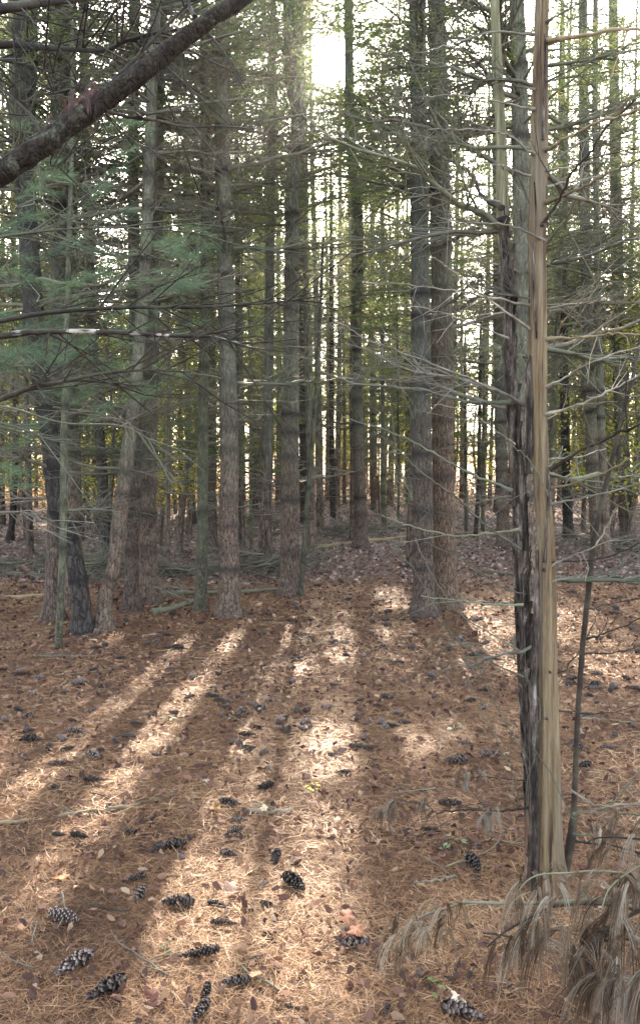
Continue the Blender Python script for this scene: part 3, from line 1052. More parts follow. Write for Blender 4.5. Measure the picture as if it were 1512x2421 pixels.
for k in range(16):
    y = rr.uniform(51, 62); x = (rr.uniform(640, 960) - W_ / 2) * y / F_
    t = thing('leafy_tree', 'tall yellowing leafy tree at the far end of the path opening', 'tree', (x, y, ground(x, y)), 'tall leafy trees at the end of the path')
    sc_ = rr.uniform(1.15, 1.4); rz = rr.uniform(0, 6)
    for nm, me in (('trunk', LS[1][0]), ('crown', LS[1][1])):
        o = bpy.data.objects.new(nm, me); COL.objects.link(o); o.parent = t; o.rotation_euler = (0, 0, rz); o.scale = (sc_,) * 3
for k in range(44):
    y = rr.uniform(17, 31); x = rr.uniform(-1, 1) * (y * .45 + 1)
    if abs(x - y * .02) < .9: x += 2.2
    if trunk_blocks(x, y, 6) > .05 or trunk_blocks(x + .8, y, 6) > .1 or trunk_blocks(x - .8, y, 6) > .1: continue
    t = thing('leafy_tree', 'low yellow green leafy tree between the nearer pine rows', 'tree', (x, y, ground(x, y)), 'leafy young trees between the pines')
    sc_ = rr.uniform(.75, 1.0); rz = rr.uniform(0, 6)
    for nm, me in (('trunk', LS[2][0]), ('crown', LS[2][1])):
        o = bpy.data.objects.new(nm, me); COL.objects.link(o); o.parent = t; o.rotation_euler = (0, 0, rz); o.scale = (sc_,) * 3

# orange dry brush in the sun beyond the wood at left, and low brush elsewhere
def brush(name, label, x0, x1, y0, y1, n, h, mat, size, seed):
    rng = np.random.default_rng(seed)
    xs = rng.uniform(x0, x1, n); ys = rng.uniform(y0, y1, n)
    hh = np.array([h * (.55 + .45 * noise.noise(Vector((a * .4, b * .4, 0)))) for a, b in zip(xs, ys)])
    zs = np.array([ground(a, b) for a, b in zip(xs, ys)]) + hh * rng.uniform(0, 1, n)
    g = Geo(); leaves(g, np.stack([xs, ys, zs], 1), size, rng)
    tag(obj(name, g.mesh(name, False), M[mat]), label, 'brush', kind='stuff')


brush('dry_brush', 'orange dry brush lit by the sun beyond the trees at left', -26, -5, 33, 50, 26000, 3.0, 'leaf_orange', .13, 5)
brush('low_brush', 'pale low brush beyond the wood at centre and right', -4, 26, 38, 52, 16000, 1.6, 'leaf_grey', .13, 6)

# ------------------------------------------------------------------ litter
def scatter(n, d0, d1, rng, pw=1.0, wide=.46, extra=1.2):
    y = d0 + (d1 - d0) * rng.uniform(0, 1, n) ** pw
    x = rng.uniform(-1, 1, n) * (y * wide + extra)
    return x, y


def gz(x, y):
    return np.array([ground(a, b) for a, b in zip(x, y)])


def needle_litter():
    rng = np.random.default_rng(11)
    g = Geo()
    for (n, a, b, ln, w) in ((90000, 1.4, 3.4, .085, .0015), (80000, 3.2, 6.5, .10, .0027), (60000, 6.3, 13.5, .13, .0060)):
        x, y = scatter(n, a, b, rng, .8)
        z = gz(x, y) + rng.uniform(.001, .017, n)
        c = np.stack([x, y, z], 1)
        th = rng.uniform(0, PI, n)
        tl = rng.normal(0, .16, n)
        d = np.stack([np.cos(th), np.sin(th), tl], 1)
        s = np.stack([-np.sin(th), np.cos(th), rng.normal(0, .3, n)], 1) * (w / 2)
        L = ln * rng.uniform(.4, 1.1, (n, 1)) / 2
        bend = np.stack([-np.sin(th), np.cos(th), rng.uniform(-.2, .5, n)], 1) * (rng.normal(0, .10, (n, 1)) * L)
        V = np.stack([c - d * L - s * .6, c - d * L + s * .6, c + bend - s, c + bend + s, c + d * L - s * .4, c + d * L + s * .4], 1).reshape(-1, 3)
        i = np.arange(n)[:, None] * 6
        F = np.concatenate([i + np.array([[0, 1, 3, 2]]), i + np.array([[2, 3, 5, 4]])])
        patch = np.array([noise.noise(Vector((p * 1.6, q * 1.6, 9))) for p, q in zip(x, y)])
        tn = np.clip(rng.beta(1.6, 1.7, n) + patch * .35, 0, 1)
        g.add(V, F, np.repeat(tn, 6))
    tag(obj('needle_litter', g.mesh('needle_litter'), M['litter']), 'layer of fallen orange pine needles', 'needle litter', kind='stuff')


needle_litter()


def leaf_litter():
    rng = np.random.default_rng(12)
    g = Geo()
    for n, a, b, s in ((1900, 1.5, 4, .038), (7500, 4, 9, .046), (14000, 9, 18, .06)):
        x, y = scatter(n, a, b, rng, .75)
        z = gz(x, y) + rng.uniform(.012, .03, n)
        leaves(g, np.stack([x, y, z], 1), s, rng, flat=.6, elong=.6, tone=(0, .98))
    for (cx, cy, nn) in [(1030, 2000, 60), (1100, 1985, 50), (800, 1935, 60), (838, 2235, 60), (812, 2175, 30), (95, 2070, 50), (135, 2045, 30), (350, 2375, 40), (1400, 2080, 60), (1180, 2060, 50), (480, 1915, 30),
                         (1150, 1800, 40), (700, 1640, 40), (560, 1700, 50), (240, 1990, 30), (1050, 1690, 40), (980, 2300, 50), (640, 2140, 30), (1230, 2330, 50), (60, 2230, 40), (1450, 1900, 60), (900, 1880, 40), (760, 2330, 30)]:
        nn = int(nn * .55); c = hit(cx, cy); rad = .10 * (1 + .15 * c.y)
        x = c.x + rng.normal(0, rad, nn); y = c.y + rng.normal(0, rad * .8, nn)
        leaves(g, np.stack([x, y, gz(x, y) + rng.uniform(.012, .035, nn)], 1), .034, rng, flat=.4, elong=.6, tone=(0, .55))
    tag(obj('leaf_litter', g.mesh('leaf_litter', False), M['leaf_litter']), 'small dry brown leaves scattered over the needles', 'leaf litter', kind='stuff')
    g = Geo()
    x, y = scatter(30000, 13, 40, rng, .8)
    z = gz(x, y) + rng.uniform(.01, .05, len(x))
    leaves(g, np.stack([x, y, z], 1), .10, rng, flat=.7)
    tag(obj('leaf_carpet', g.mesh('leaf_carpet', False), M['leaf_grey']), 'grey brown leaf carpet under the far trees', 'leaf litter', kind='stuff')


leaf_litter()


# ------------------------------------------------------------------ pine cones
def cone_mesh(seed, slim=1.0, openness=1.0):
    rng = random.Random(seed)
    g = Geo()
    L = 1.0
    prof = lambda t: .205 * slim * (math.sin(PI * min(1, t * .92 + .10)) ** .6) * (1.08 - .35 * t)
    pts = [Vector((t - .5, 0, .0)) for t in np.linspace(0, 1, 9)]
    tube(g, pts, [max(.02, prof(t) * .5) for t in np.linspace(0, 1, 9)], 8, tone=.05)
    n = 96
    for i in range(n):
        t = (i + .5) / n
        a = i * 2.39996
        r0 = prof(t) * .4; r1 = prof(t) * (1.0 + .1 * rng.random())
        ca, sa = math.cos(a), math.sin(a)
        rad = Vector((0, ca, sa)); tan = Vector((0, -sa, ca)); ax = Vector((1, 0, 0))
        if rng.random() < .14: continue
        r1 *= rng.uniform(.8, 1.12)
        w = .085 * slim * (1.1 - .5 * t) * rng.uniform(.75, 1.15)
        b = pts[0] + ax * t
        f = .10 * openness * rng.uniform(.3, 1.4)
        p0 = b + rad * r0 - tan * w * .4
        p1 = b + rad * r0 + tan * w * .4
        p2 = b + rad * r1 * .85 + ax * f * .5 - tan * w
        p3 = b + rad * r1 * .85 + ax * f * .5 + tan * w
        p4 = b + rad * r1 * 1.05 + ax * f - tan * w * .55
        p5 = b + rad * r1 * 1.05 + ax * f + tan * w * .55
        p6 = b + rad * r1 * .95 + ax * (f + .02); p7 = b + rad * r1 * .72 + ax * (f * .9 + .028)
        V = [p0, p1, p2, p3, p4, p5, p6, p7]
        g.add(V[:6], [(0, 1, 3, 2), (2, 3, 5, 4)], [.05, .05, .5, .5, rng.uniform(.6, 1), rng.uniform(.6, 1)])
        g.add([p4, p5, p7], [(0, 1, 2)], [.97, .97, .4])
        g.add([p2, p3, p7], [(0, 2, 1)], [.5, .5, .2])
    me = g.mesh('pine_cone', False); me.materials.append(M['cone'])
    return me


CONES = [cone_mesh(1), cone_mesh(2, .85, 1.2), cone_mesh(3, 1.15, .9), cone_mesh(4, .95, 1.4), cone_mesh(5, .75, .6), cone_mesh(6, 1.05, 1.4), cone_mesh(7, .9, .3)]


def cone(px, py, lpx, ang, label, group=None, k=None, up=0.0):
    p = hit(px, py)
    dist = (p - Vector((0, 0, CAM_Z))).length
    L = lpx * dist / F_
    L = min(.135, max(.055, L * .97 * (1 + .15 * abs(math.sin(math.radians(ang))))))
    k = random.randrange(7) if k is None else k
    o = bpy.data.objects.new('pine_cone', CONES[k]); COL.objects.link(o)
    o.scale = (L, L, L)
    o.rotation_euler = (random.uniform(0, 6), -up, math.radians(ang))
    o.location = p + Vector((0, 0, L * .2))
    tag(o, label, 'pine cone', group or 'pine cones lying on the needle litter')
    return o


NEAR = [
    (75, 1755, 58, 15, 'long dark cone at the left edge in the upper trunk shadow'),
    (178, 1736, 44, 12, 'dark cone lying crosswise just right of the left edge pair, upper left'),
    (115, 1775, 30, 80, 'stubby cone standing left of the pale star shaped leaf, upper left'),
    (137, 1812, 40, 160, 'pale grey cone just below the stubby upright one, upper left'),
    (220, 1792, 40, 40, 'dark cone at the right of the pale star shaped leaf'),
    (222, 1852, 50, 10, 'flat dark cone in shade above the long bare stick'),
    (582, 1742, 36, 5, 'small dark cone at the upper edge of the bright central patch'),
    (400, 1776, 28, 75, 'little upright cone left of the diagonal trunk shadow'),
    (635, 1822, 28, 85, 'small round dark cone below the bright central patch'),
    (628, 1866, 42, 140, 'dark cone nearest to the yellow flower, on its left'),
    (412, 1890, 24, 10, 'tiny dark cone inside the diagonal trunk shadow'),
    (540, 1905, 48, 25, 'dark cone beside the orange leaf at the left end of the short stick'),
    (565, 1944, 36, 10, 'small dark cone under the left end of the short stick'),
    (552, 1975, 46, 130, 'plump grey cone below the short stick, highest of a column of cones'),
    (368, 2012, 38, 105, 'pale bleached cone touching a dark cone in the diagonal shadow'),
    (410, 2006, 56, 165, 'dark cone touching a pale bleached cone in the diagonal shadow'),
    (540, 2026, 40, 20, 'round black cone in the middle of a column of cones'),
    (652, 2034, 46, 95, 'pale upright cone right of the round black cone'),
    (694, 2098, 66, 55, 'large grey cone leaning to the upper right, centre foreground'),
    (318, 2086, 50, 150, 'pale half of the crossed pair of cones, lying over the dark one'),
    (331, 2122, 44, 100, 'dark half of the crossed pair of cones, underneath the pale one'),
    (188, 1984, 42, 20, 'brown cone in the sunny patch below the long bare stick'),
    (140, 1980, 34, 15, 'thin dark cone left of the brown cone below the long bare stick'),
    (423, 2144, 68, 178, 'straight black cone lying level right of the crossed pair'),
    (514, 2146, 44, 15, 'round dark cone right of the straight black level cone'),
    (153, 2182, 88, 22, 'largest dark cone at lower left, lying level in the sun'),
    (527, 2192, 54, 8, 'narrow cone just below the round dark cone'),
    (183, 2288, 74, 125, 'big grey cone in the lower left shadow, upper one of two'),
    (258, 2350, 74, 135, 'big grey cone in the lower left shadow, lower one of two'),
    (473, 2268, 84, 160, 'big pale tipped cone in sun at bottom left of centre'),
    (560, 2330, 58, 172, 'black cone right below the big pale tipped cone'),
    (487, 2356, 50, 95, 'upright brown cone close to the bottom edge left of centre'),
    (476, 2402, 60, 110, 'pale cone cut by the bottom edge left of centre'),
    (632, 2144, 34, 20, 'half buried cone left below the large leaning grey cone'),
    (570, 1690, 40, 100, 'dark upright cone in the dark band above the bright central patch'),
    (322, 1716, 30, 10, 'little cone at the upper rim of the left sun patch'),
    (920, 1722, 40, 12, 'dark cone above the pale tipped cones, right of the bright patch'),
    (842, 1770, 36, 5, 'dark cone right of the bright central patch'),
    (812, 1832, 32, 170, 'greyish cone straight above the yellow flower at its right'),
    (1153, 1790, 46, 8, 'brown half hidden cone left of the snag'),
    (1080, 1806, 54, 175, 'dark cone with pale tips left of the snag'),
    (1062, 1906, 48, 5, 'cone lying under the thin bare bough left of the snag'),
    (1118, 2052, 64, 82, 'upright grey cone with pale tips between snag and leaning grey cone'),
    (1086, 2404, 76, 25, 'big pale tipped cone cut by the bottom edge right of centre'),
    (1440, 1774, 40, 5, 'dark cone right of the snag and its thin side stem'),
    (1016, 1968, 40, 10, 'lilac grey cone below the thin bare bough'),
    (1382, 1815, 34, 150, 'pale grey cone tucked beside the thin side stem'),
    (840, 2240, 60, 170, 'cone under red dry leaves in the right foreground'),
]
for px, py, l, a, lab in NEAR:
    cone(px, py, l, -a, lab, 'pine cones in the foreground', up=0.0)
rc = random.Random(3)
n = 0
while n < 240:
    py = 1330 + 470 * rc.random() ** 1.15
    px = rc.uniform(0, 1512)
    if px > 1180 and px < 1330 and py > 1500: continue
    z = 'left of the trunk shadow' if px < 500 else ('in the middle of the clearing' if px < 1000 else 'towards the right edge')
    cone(px, py, rc.uniform(20, 34), rc.uniform(0, 360), 'small dark cone among many scattered farther off, ' + z, 'small far pine cones, ' + z)
    n += 1
for _ in range(14):
    px, py = rc.uniform(0, 1150), rc.uniform(1860, 2400)
    cone(px, py, 26, rc.uniform(0, 360), 'small half hidden cone sunk in the foreground needles', 'half hidden cones in the foreground')


# ------------------------------------------------------------------ sticks, logs and single leaves on the floor
def ground_stick(label, pts, r0, r1, mat, name='fallen_stick', cat='stick', twigs=0, lift=.0, group=None, seed=1):
    rnd = random.Random(seed)
    W = [hit(a, b) for a, b in pts]
    base = W[0].copy()
    t = thing(name, label, cat, base, group)
    S = spline([tuple(p) for p in W], 5)
    Q = [Vector(s) - base + Vector((0, 0, r0 * .8 + lift + .006 * rnd.uniform(-1, 1))) for s in S]
    g = Geo(); m = len(Q)
    tube(g, Q, [r0 + (r1 - r0) * i / (m - 1) for i in range(m)], 8, wob=.25, seed=seed)
    for p in Q[2:-2:4]:   # broken knots
        tube(g, [p, p + Vector((rnd.uniform(-1, 1), rnd.uniform(-1, 1), 1)).normalized() * r0 * 1.9], [r0 * .4, r0 * .25], 5)
    obj('stem', g.mesh('stem'), M[mat], t)
    for k in range(twigs):
        put_branch(t, Q[rnd.randint(1, m - 2)], (rnd.uniform(-1, 1), rnd.uniform(-1, 1), rnd.uniform(.0, .5)), rnd.uniform(.35, 1.0), rnd.choice(['twig', 'twig_moss', 'twig_pale']), rnd=rnd)
    return t


ground_stick('long bare grey stick lying at left foreground in the sun', [(134, 1938), (200, 1926), (260, 1918), (326, 1908)], .013, .009, 'twig_tan')
ground_stick('weathered stick running out at the left edge below the long one', [(-40, 1952), (20, 1950), (68, 1944)], .012, .009, 'twig_tan', seed=2)
ground_stick('short barkless stick in two pieces below the yellow flower', [(574, 1918), (630, 1924), (690, 1921)], .012, .010, 'twig_pale', seed=3)
ground_stick('forked pale twig lying at left above the sun patches', [(46, 1624), (84, 1636), (90, 1656), (80, 1678)], .009, .004, 'twig_pale', seed=4)
ground_stick('thin pale curved twig beside the central trunk shadow', [(612, 1588), (630, 1578), (652, 1574)], .008, .004, 'twig_pale', seed=5)
ground_stick('pale fallen log lying across the end of the path', [(735, 1300), (820, 1290), (920, 1278), (1000, 1268), (1130, 1262)], .05, .035, 'twig_tan', 'fallen_log', 'log', 3, seed=6)
ground_stick('mossy fallen pole left of the thin green pine', [(360, 1452), (400, 1446), (440, 1432), (466, 1424)], .045, .03, 'twig_moss', 'fallen_log', 'log', 1, seed=7)
ground_stick('fallen pole running from behind the thick pine to the central pine', [(380, 1408), (460, 1406), (570, 1404), (662, 1396)], .04, .02, 'twig_moss', 'fallen_log', 'log', 2, seed=8)
ground_stick('fallen pole at far left behind the mossy sapling', [(-30, 1418), (60, 1414), (140, 1408)], .03, .025, 'twig_tan', 'fallen_log', 'log', 2, seed=9)
ground_stick('dark stick jutting left from the snag roots behind', [(1090, 1426), (1150, 1428), (1215, 1430)], .022, .014, 'twig_moss', seed=10)
ground_stick('mossy bough piece left of the snag, beyond it', [(1140, 1353), (1180, 1358), (1215, 1360)], .03, .02, 'twig_moss', seed=11)
ground_stick('thin stick in the shade right of the central shadow', [(900, 1640), (960, 1634), (1010, 1640)], .007, .004, 'twig_tan', seed=12)
ground_stick('short pale stick left of the big pine pair', [(888, 1422), (912, 1418), (936, 1412)], .014, .01, 'twig_pale', seed=13)
ground_stick('pale thin stick right of the snag near the edge', [(1370, 1700), (1430, 1704), (1500, 1712)], .008, .005, 'twig_pale', seed=14)
ground_stick('dark half buried stick in the right foreground', [(980, 2092), (1040, 2084), (1080, 2076)], .008, .005, 'twig', seed=15)

def twig_mesh(seed):
    rnd = random.Random(seed); g = Geo()
    p = [Vector((-.5, 0, 0))]
    d = Vector((1, 0, 0))
    for i in range(7):
        d = (d + Vector((0, rnd.uniform(-.3, .3), rnd.uniform(-.06, .07)))).normalized(); p.append(p[-1] + d * .15)
    tube(g, p, [.014 - .0013 * i for i in range(8)], 5, wob=.3)
    for k in range(rnd.randint(1, 4)):
        i = rnd.randint(1, 6); e = (d + Vector((0, rnd.choice((-1, 1)) * rnd.uniform(.5, 1.2), rnd.uniform(0, .2)))).normalized() * rnd.uniform(.12, .4)
        tube(g, [p[i], p[i] + e * .5 + Vector((.02, 0, .01)), p[i] + e], [.007, .005, .003], 4)
    return g.mesh('fallen_twig')


TW = []
for q in range(6):
    me = twig_mesh(40 + q); me.materials.append(M[['twig', 'twig_tan', 'twig_pale', 'twig', 'twig_moss', 'limb'][q]]); TW.append(me)
rw = random.Random(61)
for k in range(70):
    px, py = rw.uniform(0, 1512), 1320 + 1080 * rw.random() ** 1.3
    p = hit(px, py)
    o = bpy.data.objects.new('fallen_twig', rw.choice(TW)); COL.objects.link(o)
    L = rw.uniform(.15, .42) * (1 if py > 1600 else 1.8)
    o.scale = (L,) * 3; o.location = p + Vector((0, 0, .018)); o.rotation_euler = (0, rw.uniform(-.06, .06), rw.gauss(0, .7) + (PI if k % 2 else 0))
    tag(o, 'thin dead twig lying loose on the needle litter', 'twig', 'small fallen twigs on the litter')

# brush piles of dead branches on the floor
def brush_pile(label, cx, cy, wx, wy, n, h, seed):
    rnd = random.Random(seed)
    c = hit(cx, cy)
    t = thing('brush_pile', label, 'brush pile', c)
    e = hit(cx + wx, cy); wr = (e - c).length
    for k in range(n):
        x = rnd.gauss(0, .45) * wr; y = rnd.gauss(0, .4) * wy
        zz = ground(c.x + x, c.y + y) - c.z + rnd.uniform(.02, h) * math.exp(-(x / wr) ** 2)
        a = rnd.gauss(0, .9) + (PI if rnd.random() < .5 else 0)
        o = put_branch(t, Vector((x, y, zz)), (math.cos(a), math.sin(a), rnd.uniform(-.2, .3)), rnd.uniform(.5, 1.6), rnd.choice(['twig', 'twig', 'twig', 'twig_moss']), rnd=rnd)
    return t


brush_pile('low pile of dead branches right of the thick ringed pine', 610, 1352, 90, .8, 26, .3, 1)
brush_pile('long dark heap of dead boughs behind the left hand trunks', 120, 1358, 190, 1.0, 36, .3, 2)
brush_pile('tangle of dead branches behind the twin pines', 420, 1362, 110, .8, 22, .25, 3)
brush_pile('faint brush heap beyond the path between far trunks', 640, 1265, 120, 1.3, 22, .4, 4)
brush_pile('sparse fallen branches on the floor right of the path', 900, 1262, 160, 1.0, 24, .2, 5)
brush_pile('fallen branches under the right hand row of pines', 1400, 1300, 160, 1.2, 26, .25, 6)


def single_leaf(label, px, py, size, col, seed, up=.01, lobes=5):
    rnd = random.Random(seed)
    m, t = newmat('dry leaf'); b = NB(t)
    c = b.mix(b.noise(b.coords(), 60, 3), tuple(x * .7 for x in col), tuple(min(1, x * 1.25) for x in col))
    b.finish(c, .6, transl=.25)
    p = hit(px, py)
    g = Geo(); n = lobes * 4
    V = [Vector((0, 0, .012))]
    for i in range(n):
        a = 2 * PI * i / n
        r = size * (.62 + .38 * abs(math.cos(a * lobes / 2))) * rnd.uniform(.8, 1.1)
        V.append(Vector((math.cos(a) * r, math.sin(a) * r * .75, .35 * size * abs(math.cos(a)) * rnd.uniform(.1, .8))))
    g.add(V, [(0, 1 + i, 1 + (i + 1) % n) for i in range(n)])
    tube(g, [Vector((size * .3, 0, .01)), Vector((size * 1.5, size * .3, .014))], [.0012, .0008], 4)
    o = obj('fallen_leaf', g.mesh('fallen_leaf', False), m, None, p + Vector((0, 0, up)))
    o.rotation_euler = (rnd.uniform(-.3, .3), rnd.uniform(-.3, .3), rnd.uniform(0, 6))
    tag(o, label, 'leaf', 'large dry leaves on the litter')


single_leaf('pale tan star shaped leaf beside dark cones at upper left', 184, 1789, .05, (.55, .42, .28), 1)
single_leaf('bright pale leaf in the middle of the bright central patch', 742, 1775, .045, (.80, .68, .52), 2)
single_leaf('bright orange leaf in sun at the left foreground', 145, 2082, .04, (.45, .19, .07), 3)
single_leaf('orange leaf beside the dark cone above the short stick', 512, 1917, .022, (.65, .35, .08), 4)
single_leaf('pale cream leaf above the cone at the bottom edge', 1083, 2372, .035, (.75, .66, .52), 5)
single_leaf('red orange curled leaf in the right foreground, upper one', 820, 2188, .045, (.20, .065, .03), 6, .03)
single_leaf('red orange curled leaf in the right foreground, over a cone', 842, 2235, .05, (.22, .07, .03), 7, .05)
single_leaf('dark red leaf at the bottom edge left of centre', 365, 2370, .05, (.13, .04, .03), 8)
single_leaf('maroon leaf right of the snag foot', 1376, 2060, .04, (.12, .035, .03), 9)
single_leaf('brown pinkish leaf left of the large leaning grey cone', 548, 2105, .045, (.42, .27, .20), 10)
single_leaf('tan leaf standing on the short barkless stick', 624, 1926, .03, (.62, .50, .34), 11, .03)
single_leaf('pinkish brown leaf just left of the flower shadow edge', 488, 1850, .025, (.66, .55, .42), 12)


def sprout(label, px, py, col, size, nleaf, seed, name='seedling'):
    rnd = random.Random(seed)
    m, t = newmat('fresh small leaf'); b = NB(t)
    c = b.mix(b.noise(b.coords(), 80, 2), tuple(x * .75 for x in col), col)
    b.finish(c, .5, transl=.4)
    p = hit(px, py)
    th = thing(name, label, 'plant', p)
    gs = Geo(); gl = Geo()
    for i in range(nleaf):
        a = rnd.uniform(0, 6.28); d = Vector((math.cos(a), math.sin(a), rnd.uniform(.5, 1.4))).normalized()
        q = d * size * rnd.uniform(.7, 1.1)
        tube(gs, [Vector((0, 0, -.005)), q * .5 + Vector((0, 0, .01)), q], [.0012, .001, .0008], 4)
        s = Vector((-math.sin(a), math.cos(a), 0)); u = Vector((math.cos(a), math.sin(a), -.2))
        w = size * .36
        gl.add([q, q + u * w + s * w * .6, q + u * w * 2, q + u * w - s * w * .6], [(0, 1, 2, 3)])
    obj('stem', gs.mesh('stem'), M['bark_moss'], th)
    obj('leaf_cluster', gl.mesh('leaf_cluster', False), m, th)


sprout('tiny bright yellow flower head in the needles at centre', 738, 1866, (.95, .85, .03), .035, 9, 1, 'yellow_flower')
sprout('small pale green seedling left of the snag', 1071, 1726, (.28, .38, .22), .05, 8, 2)
sprout('faint green sprig in the left sun patch', 398, 1705, (.30, .38, .2), .045, 7, 3)
sprout('little green sprout right of the red curled leaves', 1015, 2345, (.25, .36, .12), .04, 7, 4)
sprout('small green seedling under the thin bare bough', 1068, 2060 - 55, (.22, .32, .16), .05, 8, 5)
sprout('dark green leaf sprig left of the big pale tipped cone', 400, 2250, (.10, .24, .12), .03, 4, 6)

# ------------------------------------------------------------------ the bare snag
def free_tube(g, spec, Y0, Y1, n=7, wob=.1, base=None, seed=0, k=4, tone=0.0, fn=None, jit=0.0):
    S = spline(spec, k); m = len(S)
    P = []; R = []
    for i, s in enumerate(S):
        Y = Y0 + (Y1 - Y0) * i / (m - 1)
        P.append(at(s[0], s[1], Y) - base + (noise.noise_vector(Vector((i * .8, seed * 3.3, 1.7))) * jit if i > 1 else Vector())); R.append(max(.0009, s[2] / 2 * mpp(Y)))
    tube(g, P, R, n, wob=wob, seed=seed, tone=tone, fn=fn)
    return P, R


snag_base = hit(1300, 2108)
SY = snag_base.y
snag = thing('dead_snag', 'bare twin stemmed dead tree, pale wood with black bark, right foreground', 'dead tree', snag_base)


def grain(amp, sc, seed):
    def fn(i, t, a, p):
        return 1 + amp * noise.noise(Vector((math.cos(a) * sc + seed, math.sin(a) * sc, p.z * .8))) - .6 * amp * max(0, noise.noise(Vector((math.cos(a) * sc * 1.7 + seed, math.sin(a) * sc * 1.7, p.z * 1.1)))) + .5 * amp * noise.noise(Vector((math.cos(a) * sc * 3, math.sin(a) * sc * 3 + seed, p.z * 3)))
    return fn


S = [(1308, 2150, 118), (1303, 2080, 92), (1300, 2000, 74), (1298, 1850, 66), (1296, 1700, 60), (1293, 1500, 52), (1292, 1350, 46), (1288, 1250, 44), (1280, 1150, 42), (1272, 1000, 46),
     (1270, 850, 48), (1270, 700, 46), (1268, 560, 45), (1272, 400, 44), (1275, 250, 42), (1278, 120, 38), (1280, 0, 36), (1284, -300, 30), (1290, -700, 20)]
g = Geo()
Sp = spline(S, 10); P = [at(s[0], s[1], SY) - snag_base for s in Sp]; R = [s[2] / 2 * mpp(SY) * .86 for s in Sp]
knots = [1.2, 1.62, 2.02, 2.4, 2.62, 2.95, 3.2, .85]
tube(g, P, R, 48, fn=grain(.20, 4.2, 3.3), tone=0)
obj('pale_stem', g.mesh('pale_stem'), M['wood'], snag)
# dark bark left on the pale stem: long ragged strips, knots
for q, (pts, wd) in enumerate([
    ([(1262, 2110, 20), (1262, 2000, 22), (1263, 1850, 24), (1262, 1700, 24), (1265, 1550, 20), (1268, 1400, 14), (1268, 1300, 8)], 1),
    ([(1248, 1120, 12), (1250, 1000, 18), (1246, 900, 14), (1252, 840, 5)], 1),
    ([(1285, 1330, 8), (1291, 1240, 5), (1296, 1170, 7), (1296, 1110, 4)], 1),
    ([(1268, 800, 5), (1262, 700, 7), (1260, 620, 5), (1266, 520, 5), (1262, 430, 3)], 1),
    ([(1282, 330, 6), (1284, 250, 8), (1288, 160, 6), (1286, 80, 3)], 1)]):
    g = Geo()
    free_tube(g, pts, SY - .035 if q else SY - .03, SY - .03, 8, .5, snag_base, q, 8, fn=grain(.35, 1.5, q * 2.0))
    obj('bark_strip', g.mesh('bark_strip'), M['flake'], snag)
g = Geo()
for (x, y, s) in [(1287, 1348, 9), (1291, 1700, 7), (1283, 530, 9), (1300, 1590, 6)]:
    c = at(x, y, SY - .045) - snag_base
    r = s / 2 * mpp(SY)
    tube(g, [c + Vector((0, .03, 0)), c + Vector((0, .005, 0)), c + Vector((0, -.006, 0))], [r * 1.1, r, r * .45], 10, wob=.3, seed=x)
obj('knot', g.mesh('knot'), M['flake'], snag)
# second stem: olive wood above, black flaking bark below
D1 = [(1252, 2120, 44), (1258, 2000, 40), (1250, 1850, 34), (1243, 1700, 36), (1238, 1550, 38), (1234, 1400, 40), (1228, 1250, 42), (1220, 1100, 40), (1208, 950, 36), (1202, 820, 36), (1197, 700, 34), (1193, 600, 32), (1187, 520, 30)]
g = Geo()
Sp = spline(D1, 10); P2 = [at(s[0], s[1], SY + .05) - snag_base for s in Sp]; R2 = [s[2] / 2 * mpp(SY) for s in Sp]
R2 = [q * .70 for q in R2]
tube(g, P2, R2, 36, fn=grain(.6, 3.6, 9.0))
obj('black_barked_stem', g.mesh('black_barked_stem'), M['flake'], snag)
D2 = [(1188, 540, 30), (1186, 440, 28), (1183, 330, 25), (1178, 220, 23), (1172, 100, 21), (1168, 0, 20), (1162, -300, 15), (1155, -600, 8)]
g = Geo()
Sp = spline(D2, 8); P3 = [at(s[0], s[1], SY + .05) - snag_base for s in Sp]
tube(g, P3, [s[2] / 2 * mpp(SY) for s in Sp], 18, fn=grain(.12, 2.0, 5.0))
obj('olive_stem_top', g.mesh('olive_stem_top'), M['olive'], snag)
# loose bark flakes standing off the black stem
rf = random.Random(5)
g = Geo()
for k in range(300):
    i = rf.randrange(8, len(P2) - 4); p = P2[i]; r = R2[i]
    a = rf.uniform(PI, 2 * PI) ; d = Vector((math.cos(a), math.sin(a), 0)); s = Vector((-math.sin(a), math.cos(a), 0))
    w = rf.uniform(.003, .011); h = rf.uniform(.02, .10)
    c = p + d * r * .98
    g.add([c - s * w, c + s * w, c + s * w * .8 + d * rf.uniform(.004, .020) + Vector((0, 0, h)), c - s * w * .7 + d * rf.uniform(.002, .012) + Vector((0, 0, h))], [(0, 1, 2, 3)])
obj('bark_flake', g.mesh('bark_flake', False), M['flake'], snag)
# thin side stem
g = Geo()
free_tube(g, [(1338, 2060, 14), (1346, 2000, 22), (1352, 1960, 22), (1356, 1900, 15), (1360, 1780, 13), (1367, 1650, 13), (1376, 1530, 13), (1386, 1430, 13), (1394, 1350, 14), (1402, 1280, 12), (1420, 1190, 11), (1444, 1090, 10),
              (1470, 985, 9), (1492, 900, 8), (1508, 820, 8), (1530, 700, 6)], SY + .02, SY + .12, 12, .2, snag_base, 2)
obj('side_stem', g.mesh('side_stem'), M['limb'], snag)

